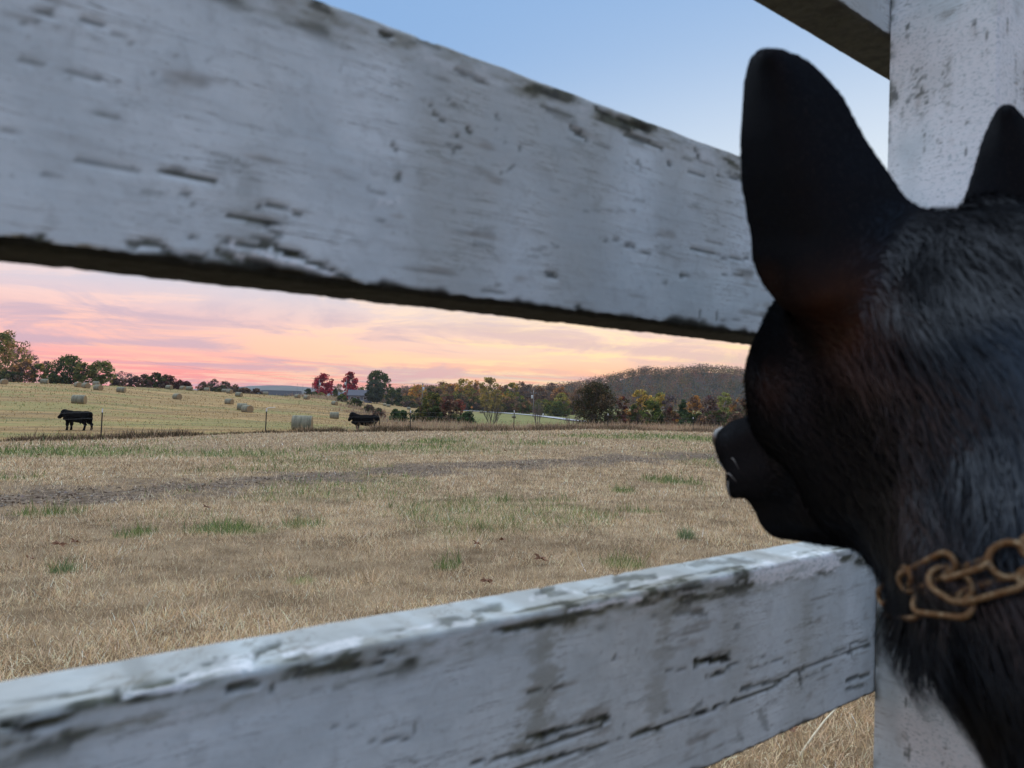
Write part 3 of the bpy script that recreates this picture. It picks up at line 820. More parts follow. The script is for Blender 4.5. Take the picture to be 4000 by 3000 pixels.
# tall rough growth along the wire fence
def fence_growth():
    n = 42000
    t = rng.uniform(-14, 60, n); off = np.abs(rng.normal(0, .55, n)) * rng.choice([-1, 1], n, p=[.25, .75])
    x = FENCE_A.x + FDIR.x * t + FNRM.x * off; y = FENCE_A.y + FDIR.y * t + FNRM.y * off
    cl = fbm(t * .55, off * .4, 81, 3); right = sstep(t, 14, 24)
    keep = rng.uniform(0, 1, n) < .30 + 1.1 * sstep(cl, .38, .6); x, y, t, off, cl, right = [a[keep] for a in (x, y, t, off, cl, right)]; n = len(x)
    L = rng.gamma(7, 1 / 7, n) * (.12 + .17 * sstep(cl, .35, .7) + .08 * right) * np.where(np.abs(off) < .5, 1, .7)
    pxx = 2000 + FPX * x / y; L = L * np.where((pxx > 1360) & (pxx < 1450), .55, 1)
    dark = palette([(.085, .062, .038), (.13, .09, .055), (.06, .055, .028), (.19, .13, .08)], n)
    pale = palette([(.40, .28, .18), (.48, .35, .22), (.33, .22, .14), (.24, .16, .10)], n)
    mixf = rng.uniform(0, 1, n) < np.where(off > .55, .8, .22 + .35 * right)
    me = blades(x, y, L, np.full(n, .024), .5, np.clip(np.where(mixf[:, None], pale, dark), .01, 1), True, 'tall_grass', M_BLADE)
    tag(obj('tall_grass', me, M_BLADE), 'rough brown uncut grass along the wire fence', kind='stuff')
    # pinkish broom grass: big clump by the second cow and along the hedge row
    xs, ys, Ls = [], [], []
    for (px, Y, sp, k, L0) in [(1480, 50, .5, 450, .55), (1505, 50.5, 1.0, 400, .35), (1540, 50, 1.2, 500, .45), (1290, 46, 1.2, 200, .28), (430, 34, 1.6, 300, .38), (1700, 62, 3, 900, .6), (1850, 66, 3, 900, .6), (1600, 80, 3, 700, .7), (1500, 120, 3, 500, .9), (1430, 150, 3, 500, .9),
                                (1300, 235, 6, 900, 1.1), (1280, 245, 5, 700, 1.1), (1420, 180, 3, 500, .9), (2150, 62, 3, 900, .55), (2300, 66, 4, 1000, .6), (2420, 68, 3, 800, .6), (2600, 72, 4, 900, .6), (2800, 75, 5, 900, .6), (2000, 60, 2.5, 700, .5), (1780, 90, 4, 700, .8)]:
        c = on(px, Y); x = c.x + rng.normal(0, sp, k); y = c.y + rng.normal(0, sp * .5, k)
        xs.append(x); ys.append(y); Ls.append(rng.gamma(7, 1 / 7, k) * L0)
    x, y, L = map(np.concatenate, (xs, ys, Ls)); n = len(x); r = np.hypot(x, y)
    me = blades(x, y, L, np.maximum(.02, .00055 * r), .55, np.clip(palette([(.44, .30, .195), (.52, .38, .25), (.36, .24, .155), (.27, .18, .115), (.48, .38, .24)], n), .01, 1), True, 'tall_grass', M_BLADE)
    tag(obj('tall_grass', me, M_BLADE), 'reddish tan broom grass in clumps beyond the wire fence', kind='stuff')


fence_growth()

# field stubble: sparse pale wisps so that the hillside is not flat
x, y, r = scatter(60000, 32, 230, 1.55, 44)
k = (fence_side(x, y) > .5) & (fbm(x * .3, y * .9, 88, 3) > .44); x, y, r = x[k], y[k], r[k]; n_ = len(x)
gg = greenness(x, y); isg = rng.uniform(0, 1, n_) < gg * .7
me = blades(x, y, rng.gamma(6, 1 / 6, n_) * np.clip(.0017 * r, .09, .26), .0009 * r, .8, np.clip(np.where(isg[:, None], palette(GRN, n_) * 1.2, palette(TANF, n_)), .01, 1), False, 'stubble', M_BLADE)
tag(obj('stubble', me, M_BLADE), 'mown hay stubble over the rising field', kind='stuff')

# gravel of the worn track
def gravel():
    n = 1500; k = rng.integers(0, len(TRK) - 1, n); u = rng.uniform(0, 1, n)
    x = TRK[k, 0] * (1 - u) + TRK[k + 1, 0] * u + rng.normal(0, .45, n); y = TRK[k, 1] * (1 - u) + TRK[k + 1, 1] * u + rng.normal(0, .45, n)
    keep = bareness(x, y) > .3; x, y = x[keep], y[keep]; n = len(x); r = np.hypot(x, y)
    s = rng.uniform(.004, .013, n) * (1 + r * .05); z = ground(x, y)
    o = np.array([(1, 0, 0), (0, 1, 0), (-1, 0, 0), (0, -1, 0), (0, 0, .8), (0, 0, -.5)])
    V = (np.stack([x, y, z + s * .2], 1)[:, None] + o[None] * s[:, None, None] * rng.uniform(.6, 1.3, (n, 6, 1))).reshape(-1, 3)
    f = np.array([(0, 1, 4), (1, 2, 4), (2, 3, 4), (3, 0, 4), (1, 0, 5), (2, 1, 5), (3, 2, 5), (0, 3, 5)])
    col = np.clip(palette([(.26, .20, .15), (.17, .125, .09), (.36, .30, .25), (.12, .08, .055)], n), .02, 1)
    me = mesh_np('gravel', V, (np.arange(n)[:, None, None] * 6 + f[None]).reshape(-1, 3), False, {'col': np.repeat(col, 6, 0)})
    tag(obj('gravel', me, M_BLADE), 'loose grey gravel along the worn track', kind='stuff')


gravel()

# fallen oak leaves
def leaf_mesh(seed):
    r_ = random.Random(seed); m = MB(); pts = []
    for i in range(18):
        a = 2 * pi * i / 18; rad = (.055 if i % 2 else .033) * (0.55 + .55 * abs(cos(a))) * r_.uniform(.85, 1.15)
        pts.append(Vector((rad * cos(a) * 1.2, rad * sin(a), .012 * sin(3 * a + seed) + .02 * abs(sin(a)))))
    vs = [Vector((0, 0, .004))] + pts
    m.add(vs, [(0, 1 + i, 1 + (i + 1) % 18) for i in range(18)])
    m.tube([(.05, 0, .005), (.09, .01, .012)], .0015, 4)
    return m.mesh('leaf')


mm, nn = material('dead_leaf'); pz = nn.node('ShaderNodeTexCoord').outputs['Object']
finish(nn, nn.mix(nn.step(nn.noise(pz, 60, 3), .35, .65), (.11, .05, .025, 1), (.25, .12, .06, 1)), .7, .3)
LEAFS = [leaf_mesh(i) for i in range(3)]
for (px, py, rz, sc, lab) in [(228, 2150, .3, .9, 'curled brown fallen leaf beside the dark red one'), (292, 2140, 1.5, .9, 'dark red-brown crumpled leaf, upright, beside a paler leaf'), (112, 2208, 2.2, .9, 'flat brown leaf lying alone at the left picture edge'), (805, 1997, .8, .9, 'small brown leaf above the long green patch'),
                              (152, 1783, 2.8, 1.3, 'tiny reddish leaf on the green strip by the wire fence'), (1900, 2300, .4, .8, 'dark red leaf just above the lower rail'), (1860, 2145, 1.2, .9, 'dark leaf in the open middle of the lawn'), (1975, 1766, .2, 1.8, 'brown leaf beyond the gravel track'),
                              (1890, 1763, 2, 1.6, 'reddish leaf just beyond the gravel track'), (1960, 2130, 2.5, .8, 'narrow dark twig-like leaf mid lawn'), (2390, 1754, 1, 1.8, 'far reddish leaf near the muzzle'), (2110, 2208, .6, 1.1, 'long dark curled leaf by the green patch above the rail'), (3085, 2900, 1.1, .7, 'red-brown leaf in the straw beside the post foot')]:
    c = gp(px, py); o = obj('fallen_leaf', LEAFS[len(lab) % 3], mm)
    o.location = c + Vector((0, 0, .03)); o.rotation_euler = (.35, .25, rz); o.scale = (sc * .55,) * 3
    tag(o, lab, 'leaf', 'fallen leaves on the lawn')
print('grass', time.time() - T0)

# ------------------------------------------------------------------ organic shapes: smooth union of rounded forms, surfaced on a grid
def smin(a, b, k):
    h = np.clip(.5 + .5 * (b - a) / k, 0, 1)
    return b + (a - b) * h - k * h * (1 - h)


def sd_cone(P, a, b, r0, r1):
    a = np.array(a, np.float32); b = np.array(b, np.float32); d = b - a
    t = np.clip(((P - a) @ d) / (d @ d + 1e-12), 0, 1)
    return np.linalg.norm(P - a - t[..., None] * d, axis=-1) - (r0 + (r1 - r0) * t)


def sd_ell(P, c, r, R=None):
    q = P - np.array(c, np.float32)
    if R is not None: q = q @ np.array(R, np.float32)          # columns of R are the ellipsoid's axes
    r = np.array(r, np.float32)
    k0 = np.linalg.norm(q / r, axis=-1); k1 = np.linalg.norm(q / (r * r), axis=-1)
    return k0 * (k0 - 1) / np.maximum(k1, 1e-6)


def surface_nets(F, xs, ys, zs):
    nx, ny, nz = F.shape
    c = [(i, j, k) for i in (0, 1) for j in (0, 1) for k in (0, 1)]
    sub = lambda i, j, k: F[i:nx - 1 + i, j:ny - 1 + j, k:nz - 1 + k]
    neg = sum((sub(*q) < 0).astype(np.int8) for q in c)
    act = (neg > 0) & (neg < 8)
    idx = np.full(act.shape, -1, np.int64); I = np.argwhere(act); idx[act] = np.arange(len(I))
    acc = np.zeros((len(I), 3)); cnt = np.zeros(len(I))
    G = [xs, ys, zs]
    for a in range(8):
        for ax in range(3):
            qa = c[a]
            if qa[ax]: continue
            qb = list(qa); qb[ax] = 1
            fa = F[I[:, 0] + qa[0], I[:, 1] + qa[1], I[:, 2] + qa[2]]; fb = F[I[:, 0] + qb[0], I[:, 1] + qb[1], I[:, 2] + qb[2]]
            m = (fa < 0) != (fb < 0); t = np.where(m, fa / np.where(m, fa - fb, 1), 0)
            P = np.empty((len(I), 3))
            for d in range(3):
                p0 = G[d][I[:, d] + qa[d]]; p1 = G[d][I[:, d] + qb[d]]; P[:, d] = p0 + (p1 - p0) * t
            acc += P * m[:, None]; cnt += m
    V = acc / cnt[:, None]
    quads = []
    for ax in range(3):
        sl0 = [slice(None)] * 3; sl1 = [slice(None)] * 3; sl0[ax] = slice(0, -1); sl1[ax] = slice(1, None)
        f0, f1 = F[tuple(sl0)], F[tuple(sl1)]
        ch = (f0 < 0) != (f1 < 0); E = np.argwhere(ch)
        o = [d for d in range(3) if d != ax]
        ok = np.all([(E[:, d] > 0) & (E[:, d] < F.shape[d] - 1) for d in o], 0); E = E[ok]
        inside = f0[tuple(E.T)] < 0
        g4 = []
        for (u, v) in ((-1, -1), (0, -1), (0, 0), (-1, 0)):
            q = E.copy(); q[:, o[0]] += u; q[:, o[1]] += v; g4.append(idx[tuple(q.T)])
        Q = np.stack(g4, 1)
        flip = inside if ax != 1 else ~inside
        Q[~flip] = Q[~flip][:, ::-1]
        quads.append(Q)
    Q = np.concatenate(quads)
    return V, Q[(Q >= 0).all(1)]


def grid_eval(fun, xs, ys, zs):
    X, Y, Z = np.meshgrid(xs.astype(np.float32), ys.astype(np.float32), zs.astype(np.float32), indexing='ij')
    return fun(np.stack([X, Y, Z], -1))


# ------------------------------------------------------------------ hay bales
def bale_mesh(seed, length=1.5, dia=1.25):
    r_ = np.random.default_rng(seed); nx, na = 22, 40
    V, F = [], []
    prof = [(-.5, .0), (-.5, .35), (-.5, .7), (-.495, .90), (-.475, .975)] + [(u, 1.0) for u in np.linspace(-.44, .44, nx)] + [(.475, .975), (.495, .90), (.5, .7), (.5, .35), (.5, 0.0)]
    prof = np.array(prof); n = len(prof)
    A = np.linspace(0, 2 * pi, na, endpoint=False)
    U = np.repeat(prof[:, 0], na); R = np.repeat(prof[:, 1], na); AA = np.tile(A, n)
    rr = R * dia / 2 * (1 + .035 * (fbm(U * 14 + 5, AA * 1.2 + seed, seed, 3) - .5) * (R > .5))
    x = U * length + (fbm(R * 6, AA * 2, seed + 3, 3) - .5) * .04 * (np.abs(U) > .48)
    y = rr * np.sin(AA); z = rr * np.cos(AA)
    flat = -dia / 2 * .90; z = np.where(z < flat, flat + (z - flat) * .15, z); y = y * (1 + .05 * sstep(-z, 0, dia / 2))
    V = np.stack([x, y, z - flat], 1)
    i = np.arange(n - 1)[:, None] * na + np.arange(na)[None]; j = np.arange(n - 1)[:, None] * na + (np.arange(na)[None] + 1) % na
    F = np.stack([i, j, j + na, i + na], -1).reshape(-1, 4)
    return mesh_np('hay_bale', V, F, True)


def mat_bale():
    m, n = material('hay')
    tc = n.node('ShaderNodeTexCoord').outputs['Object']
    s = n.node('ShaderNodeSeparateXYZ', {0: tc})
    bands = n.noise(n.mapping(tc, scale=(9, .8, .8)), 1.0, 4, .6); fib = n.noise(n.mapping(tc, scale=(25, 6, 6)), 1.0, 4, .7)
    rad = n.m('SQRT', n.m('ADD', n.m('POWER', s.outputs[1], 2.0), n.m('POWER', n.m('SUBTRACT', s.outputs[2], .56), 2.0)))
    rings = n.noise(n.node('ShaderNodeCombineXYZ', {0: n.m('MULTIPLY', rad, 16.0), 1: 0.0, 2: 0.0}).outputs[0], 1.0, 3, .6)
    end = n.step(n.m('ABSOLUTE', s.outputs[0]), .725, .745)
    side = n.mix(n.step(bands, .35, .65), (.15, .145, .105, 1), (.27, .255, .185, 1))
    side = n.mix(n.step(fib, .5, .75), side, (.34, .30, .20, 1))
    low = n.step(s.outputs[2], .42, .05)
    side = n.mix(n.m('MULTIPLY', low, .6), side, (.36, .265, .14, 1))
    face = n.mix(n.step(rings, .35, .65), (.24, .165, .09, 1), (.40, .295, .17, 1))
    finish(n, n.mix(end, side, face), .95, .1, bump(n, n.m('ADD', fib, rings), .6, .03))
    return m


M_BALE = mat_bale()
BALES = [bale_mesh(i + 1) for i in range(5)]
# photo column, forward distance, turn of the axis from side-on, size, label
bale_list = [
    (1183, 54, 8, 1.0, 'largest and nearest round hay bale, close behind the wire fence'),
    (1307, 112, 12, .95, 'round hay bale on the slope straight above the second cow'),
    (308, 90, 10, 1.0, 'lone round hay bale on the slope above the first bull'),
    (12, 148, -42, 1.0, 'round bale cut off by the left picture edge, end face showing'),
    (170, 163, 18, 1.0, 'bale on the crest in front of the leftmost trees'),
    (302, 150, -38, 1.0, 'left bale of the close pair below the big dark green tree'),
    (333, 148, -30, 1.0, 'second bale of the close pair below the big dark green tree'),
    (381, 143, -20, 1.0, 'bale just right of the close pair, under the light green tree'),
    (471, 144, 8, 1.0, 'bale below the gap after the light green tree'),
    (372, 186, 15, 1.0, 'pale bale half sunk behind the crest under the light green tree'),
    (658, 186, -15, 1.0, 'bale on the crest below the dark red shrub row'),
    (691, 138, -32, 1.0, 'bale standing alone below the crest, mid field'),
    (712, 200, -25, 1.0, 'far bale on the crest just left of the round upright one'),
    (738, 186, 5, 1.0, 'bale on the crest beside the gap with a view of the far ridge'),
    (806, 205, 10, 1.0, 'small bale on the crest in front of the bare thicket'),
    (876, 214, -10, 1.0, 'tiny bale peeping over the crest by the thicket'),
    (895, 190, -28, 1.0, 'bale on the crest at the right foot of the bare thicket'),
    (932, 172, -12, 1.0, 'bale just below the crest left of the dark barn roof'),
    (895, 136, -18, .95, 'mid field bale above the touching pair'),
    (946, 112, 15, 1.0, 'rear bale of the touching pair in mid field'),
    (966, 106, -34, 1.0, 'front bale of the touching pair in mid field'),
    (1036, 232, 12, 1.0, 'faint bale at the left end of the dark barn roof'),
    (1161, 205, -35, 1.0, 'slumped bale in front of the white gable'),
    (1197, 200, -30, 1.0, 'bale right of the white gable on the crest'),
    (1307, 178, -30, .95, 'bale near the hedge corner below the second red maple'),
    (1415, 318, -20, .95, 'bale on the green slope in front of the grey house'),
    (1518, 296, -15, .95, 'bale on the green slope below the big green tree'),
    (1502, 305, 20, .95, 'reddish bale beside another under the big green tree'),
    (1597, 285, 5, .95, 'bale on the green slope left of the transformer pole'),
    (1841, 300, 10, .95, 'bale in the hollow behind the red-brown tree'),
    (1880, 292, 14, .95, 'bale in the hollow behind the bare shrub'),
    (2008, 250, 5, .95, 'bale in the hollow behind a fence post, below the road'),
]
for i, (px, Y, deg, sc, lab) in enumerate(bale_list):
    o = obj('hay_bale', BALES[i % 5], M_BALE); c = on(px, Y)
    o.location = c - Vector((0, 0, .06)); o.rotation_euler = (0, 0, radians(deg)); o.scale = (sc,) * 3
    tag(o, lab, 'hay bale', 'round hay bales in the fields')

# tan hay mound
def mound():
    c = on(2068, 82); n = 36; V = []; F = []
    rows = 12
    for j in range(rows + 1):
        t = j / rows
        for k in range(n):
            a = 2 * pi * k / n; r = 1.0 * (1 - t ** 1.35) * (1 + .10 * (fbm(np.array([cos(a) * 2 + 5]), np.array([sin(a) * 2 + t * 2]), 3, 3)[0] - .5))
            V.append((c.x + r * cos(a), c.y + r * sin(a) * .8, c.z - .15 + 1.0 * t))
    i = np.arange(rows)[:, None] * n + np.arange(n)[None]; j = np.arange(rows)[:, None] * n + (np.arange(n)[None] + 1) % n
    me = mesh_np('hay_mound', np.array(V), np.stack([i, j, j + n, i + n], -1).reshape(-1, 4))
    m, nn = material('loose_hay'); pz = nn.node('ShaderNodeTexCoord').outputs['Object']; f_ = nn.noise(pz, 14, 5, .7)
    finish(nn, nn.mix(nn.step(f_, .3, .7), (.22, .16, .09, 1), (.42, .32, .19, 1)), .95, .1, bump(nn, f_, .7, .05))
    tag(obj('hay_mound', me, m), 'rounded tan mound of loose hay beyond the wire fence', 'hay mound')


mound()

# ------------------------------------------------------------------ cattle
def cow_mesh(head_yaw, head_drop, legs, bull):
    """faces +x, feet at z = 0"""
    C = lambda *a: ('c',) + a
    E_ = lambda *a: ('e',) + a
    hy = Matrix.Rotation(head_yaw, 3, 'Z')
    poll = Vector((.93, 0, 1.24 - head_drop)); hd = hy @ Vector((.25, 0, -.31)); muz = poll + hd; jaw = poll + hd * .55 + Vector((0, 0, -.06))
    lat = hy @ Vector((0, 1, 0))
    prim = [E_((0, 0, .93), (.72, .33, .36)), E_((-.52, 0, .99), (.36, .285, .33)), E_((.50, 0, .93), (.36, .30, .40)), E_((.0, 0, 1.10), (.80, .24, .20)), E_((-.1, 0, .76), (.5, .27, .24)),
            E_((-.74, 0, 1.06), (.17, .24, .22)), C((.60, 0, 1.02), tuple(poll - hd * .1), .33, .20), C((.68, 0, .80), (.86, 0, .78), .20, .12), C((.55, 0, .62), (.80, 0, .82), .12, .09),
            C(tuple(poll), tuple(muz), .145, .10), C(tuple(poll + hd * .2), tuple(jaw), .12, .10), E_(tuple(muz), (.09, .085, .075))]
    ears, tail = [], []
    for sgn in (1, -1):
        a = poll + lat * sgn * .10 + Vector((0, 0, .02)); b = poll + lat * sgn * .34 + Vector((0, 0, -.02))
        ears.append(C(tuple(a), tuple((a + b) / 2), .03, .062)); ears.append(C(tuple((a + b) / 2), tuple(b), .062, .018))
    for (x, y, fx) in legs:
        top = (x, y, .72); front = x > 0
        if front: pts = [(top, .13), ((x + fx * .4, y, .42), .075), ((x + fx * .8, y, .40), .07), ((x + fx, y, .10), .052), ((x + fx + .02, y, .03), .07)]
        else: pts = [((x, y, .80), .20), ((x + .05 + fx * .3, y, .58), .12), ((x - .10 + fx * .7, y, .42), .072), ((x - .06 + fx, y, .12), .052), ((x - .03 + fx, y, .03), .07)]
        for (p, r), (q, s) in zip(pts[:-1], pts[1:]): prim.append(C(p, q, r, s))
    tl = [(-.86, 0, 1.20), (-.93, 0, 1.05), (-.96, 0, .80), (-.94, .02, .55), (-.95, .03, .40)]
    tr = [.05, .035, .03, .035, .05]
    for i in range(4): tail.append(C(tl[i], tl[i + 1], tr[i], tr[i + 1]))
    if bull: prim.append(C((-.22, 0, .62), (-.16, 0, .43), .07, .025))
    else: prim.append(E_((-.38, 0, .58), (.16, .13, .12)))
    xs = np.arange(-1.12, 1.62, .027); ys = np.arange(-.62, .62, .027); zs = np.arange(-.06, 1.62, .027)

    def fun(P):
        d = None
        for p in prim:
            q = sd_cone(P, *p[1:]) if p[0] == 'c' else sd_ell(P, *p[1:])
            d = q if d is None else smin(d, q, .07)
        for p in ears + tail: d = smin(d, sd_cone(P, *p[1:]), .03)
        return d
    V, F = surface_nets(grid_eval(fun, xs, ys, zs), xs, ys, zs)
    return mesh_np('cow', V, F, True), poll, muz, lat


mm, nn = material('black_hide'); pz = nn.node('ShaderNodeTexCoord').outputs['Object']
finish(nn, nn.mix(nn.step(nn.noise(pz, 9, 4), .3, .7), (.003, .003, .0035, 1), (.008, .007, .007, 1)), .9, .04)
M_HIDE = mm
mm, nn = material('ear_tag'); finish(nn, (.75, .75, .72, 1), .5, .4); M_TAG = mm
me, poll, muz, lat = cow_mesh(.35, .06, [(.55, .16, .02), (.52, -.16, .03), (-.60, .17, .08), (-.62, -.17, -.12)], True)
b1 = obj('bull', me, M_HIDE); c = on(306, 47.5)
b1.location = c; b1.rotation_euler = (0, 0, pi - .10); b1.scale = (1.08, 1.15, 1.0)
tag(b1, 'black bull standing side-on in the field beside the leftmost steel post', 'bull', 'black cattle in the hay field')
me, poll, muz, lat = cow_mesh(.85, -.02, [(.55, .16, .0), (.50, -.16, .05), (-.60, .17, -.04), (-.58, -.17, .05)], False)
c2 = obj('cow', me, M_HIDE); c = on(1430, 52)
c2.location = c; c2.rotation_euler = (0, 0, pi + .12); c2.scale = (1.06, 1.1, 1.06)
tag(c2, 'black cow with ear tag, legs hidden by tall reddish grass, facing the camera', 'cow', 'black cattle in the hay field')
t = MB(); pe = poll + lat * .22 + Vector((.07, .02, -.03)); t.box(pe, (.02, .07, .09)); tg = t.build('ear_tag', M_TAG, c2)

# ------------------------------------------------------------------ wire fence: steel posts with white tops, strands
mm, nn = material('dark_steel'); finish(nn, (.035, .035, .035, 1), .55, .4, Metallic=.4); M_STEEL = mm
mm, nn = material('white_post_paint'); finish(nn, (.78, .78, .76, 1), .5, .4); M_WHITE = mm
mm, nn = material('galvanised_wire'); finish(nn, (.16, .155, .15, 1), .6, .4, Metallic=.5); M_WIRE = mm


def t_post(p, h, lab, lean=0.0):
    e = empty('steel_post', p)
    e.rotation_euler = (0, lean, 0)
    m = MB(); m.box((0, 0, h * .44 - .15), (.055, .012, h * .88 + .3)); m.box((0, .022, h * .44 - .15), (.012, .036, h * .88 + .3))
    for k in range(10): m.box((0, -.012, .15 + k * h * .075), (.03, .014, .02))
    m.build('shaft', M_STEEL, e)
    m = MB(); m.box((0, 0, h * .94), (.056, .013, h * .12)); m.box((0, .022, h * .94), (.013, .037, h * .12)); m.build('white_top', M_WHITE, e)
    tag(e, lab, 'fence post', 'steel posts of the wire fence')
    return e


TP = [(-9.9, None), (0.0, 1.40), (7.6, 1.28), (16.2, 1.25), (24.3, 1.40), (33.6, 1.24), (44.1, 1.32), (53, 1.3)]
post_px = [(395, 1.42, 'leftmost steel fence post, white-topped, right of the black bull'), (1037, 1.28, 'white-topped steel post left of the largest bale, loose wire at its top'), (1602, 1.25, 'white-topped steel post right of the cow in front of dark shrubs'),
           (2007, 1.42, 'white-topped steel post left of the hay mound'), (2374, 1.22, 'white-topped steel post in front of the big dark tree'), (2707, 1.30, 'steel post nearest the dog\'s muzzle, before the cedar')]
fence_pts = []


def fence_at(px):
    d = pray(px, 1680); k = d.x / d.y
    # FENCE_A + t*FDIR with x = k*y
    t = (k * FENCE_A.y - FENCE_A.x) / (FDIR.x - k * FDIR.y)
    p = FENCE_A + FDIR * t
    return Vector((p.x, p.y, gz(p.x, p.y)))


for px, h, lab in post_px:
    p = fence_at(px); t_post(p, h, lab, .02 if px in (395, 1037) else 0.0); fence_pts.append((p, h))
p = fence_at(-260); fence_pts.insert(0, (p, 1.3)); t_post(p, 1.3, 'steel post beyond the left picture edge')
p = fence_at(3030); fence_pts.append((p, 1.3)); t_post(p, 1.3, 'steel post hidden behind the dog\'s muzzle')
for k, fr in enumerate((.26, .48, .70, .90)):
    m = MB(); pts = []
    for (a, ha), (b, hb) in zip(fence_pts[:-1], fence_pts[1:]):
        for u in np.linspace(0, 1, 8, endpoint=False):
            q = a.lerp(b, u); q.z = a.z * (1 - u) + b.z * u + (ha * (1 - u) + hb * u) * fr - .05 * sin(pi * u); pts.append(q)
    m.tube(pts, .0035, 4)
    tag(m.build('barbed_wire', M_WIRE), ['lowest', 'second lowest', 'second highest', 'topmost'][k] + ' strand of wire on the steel post fence', 'wire', 'strands of the wire fence')
m = MB(); q = fence_pts[2][0] + Vector((0, 0, 1.27)); m.tube([q, q + Vector((.12, 0, .05)), q + Vector((.45, .1, .09))], .012, 5)
tag(m.build('loose_wire', M_WHITE), 'short pale wire bent off the top of the second steel post', 'wire')

mm, nn = material('old_timber'); pz = nn.node('ShaderNodeTexCoord').outputs['Object']
finish(nn, nn.mix(nn.step(nn.noise(nn.mapping(pz, scale=(8, 8, 1)), 1, 3), .3, .7), (.07, .06, .05, 1), (.17, .15, .13, 1)), .9, .2); M_TIMBER = mm
for (px, Y, h, lab) in [(1512, 92, .75, 'short weathered wood post right of the cow'), (1532, 92, .6, 'lower wood post beside the small round green bush'), (2173, 64, .55, 'leaning dark wood post right of the hay mound'), (2107, 68, .5, 'short split wood post just behind the hay mound')]:
    m = MB(); c = on(px, Y); m.tube([(0, 0, -.3), (0.02, 0, h * .5), (.05, 0, h)], [.09, .085, .08], 8); o = m.build('wood_post', M_TIMBER, None, True); o.location = c
    tag(o, lab, 'fence post', 'old wood posts beyond the wire fence')

# ------------------------------------------------------------------ utility poles and lines
mm, nn = material('transformer_grey'); finish(nn, (.55, .58, .60, 1), .5, .4); M_TRANS = mm
mm, nn = material('power_cable'); finish(nn, (.03, .03, .03, 1), .6, .3); M_CABLE = mm
mm, nn = material('pole_timber'); pz = nn.node('ShaderNodeTexCoord').outputs['Object']
finish(nn, nn.mix(nn.step(nn.noise(nn.mapping(pz, scale=(5, 5, .5)), 1, 3), .3, .7), (.16, .14, .12, 1), (.32, .29, .26, 1)), .9, .2); M_POLE = mm


def pole(px, Y, top_py, lab, trans=0, arm=False, r=.16):
    c = on(px, Y); top = at(px, top_py, Y); h = top.z - c.z
    e = empty('utility_pole', c)
    m = MB(); m.tube([(0, 0, -.5), (0, 0, h * .5), (0, 0, h)], [r * 1.2, r, r * .8], 8); m.build('shaft', M_POLE, e, True)
    if arm:
        m = MB(); m.box((0, -.12, h - 1.1), (2.2, .12, .16)); a = m.build('crossarm', M_POLE, e)
        for x in (-.9, .9):
            m = MB(); m.tube([(x, -.12, h - 1.02), (x, -.12, h - .75)], [.07, .05], 6); m.build('insulator', M_TRANS, a)
    if trans:
        m = MB(); s = trans; m.tube([(s * .5, -.1, h - 3.1), (s * .5, -.1, h - 3.0), (s * .5, -.1, h - 1.9), (s * .5, -.1, h - 1.8)], [.3, .36, .36, .28], 10); m.build('transformer', M_TRANS, e, True)
        m = MB(); m.box((s * .2, -.1, h - 2.4), (.5, .1, .12)); m.build('bracket', M_STEEL, e)
    tag(e, lab, 'utility pole', 'utility poles along the road')
    return top


pl = [pole(1244, 330, 1480, 'wood utility pole in front of the left red maple', 1, False, .15), pole(1351, 320, 1478, 'wood utility pole in front of the right red maple', -1, False, .15),
      pole(1648, 285, 1495, 'dark utility pole with a grey transformer above the shrubs', 1, False), pole(2083, 268, 1525, 'pale utility pole with crossarm beside the gravel road', -1, True)]
pole(1159, 340, 1498, 'thin dark antenna pole behind the white gable', 0, False, .07)
pole(1181, 335, 1503, 'thin pale pole right of the white gable', 0, False, .10)


def cable(a, b, sag, lab, r=.035):
    m = MB(); m.tube([a.lerp(b, t) - Vector((0, 0, sag * 4 * t * (1 - t))) for t in np.linspace(0, 1, 18)], r, 4, False)
    tag(m.build('power_line', M_CABLE), lab, 'power line', 'overhead lines')


dn = Vector((0, 0, .6))
cable(pl[0], pl[1], .5, 'overhead line between the two maple poles')
cable(pl[1], pl[2], 1.5, 'overhead line from the maples to the transformer pole')
cable(pl[1] - dn * 2.5, pl[2] - dn * 2, 1.8, 'lower overhead line from the maples to the transformer pole')
cable(pl[3] - dn, at(3300, 1490, 190), 3.0, 'upper overhead line across the hill right of the road pole')
cable(pl[3] - dn * 2, at(3300, 1510, 190), 3.0, 'lower overhead line across the hill right of the road pole')
cable(pl[2], pl[3], 1.5, 'overhead line from the transformer pole to the road pole', .025)
cable(pl[0], at(500, 1400, 380), 1.5, 'overhead line running off behind the bare thicket', .02)

# ------------------------------------------------------------------ gravel road in the hollow
mm, nn = material('road_gravel'); pz = nn.node('ShaderNodeNewGeometry').outputs['Position']; f_ = nn.noise(pz, 6, 5, .7)
finish(nn, nn.mix(nn.step(f_, .3, .7), (.30, .29, .29, 1), (.46, .45, .46, 1)), .9, .2)
rp = [on(1780, 345), on(1900, 320), on(1990, 296), on(2083, 283), on(2150, 270), on(2230, 252), on(2330, 230), on(2500, 215)]
V = []
for i, p in enumerate(rp):
    d = (rp[min(i + 1, len(rp) - 1)] - rp[max(i - 1, 0)]); d.z = 0; d.normalize(); nrm = Vector((-d.y, d.x, 0))
    for s_ in (-2.4, -1.2, 0, 1.2, 2.4):
        q = p + nrm * s_; V.append((q.x, q.y, p.z + .35 - .03 * abs(s_)))
n = 5; i = np.arange(len(rp) - 1)[:, None] * n + np.arange(n - 1)[None]
me = mesh_np('road', np.array(V), np.stack([i, i + 1, i + 1 + n, i + n], -1).reshape(-1, 4))
tag(obj('road', me, mm), 'pale gravel road through the hollow', kind='structure')
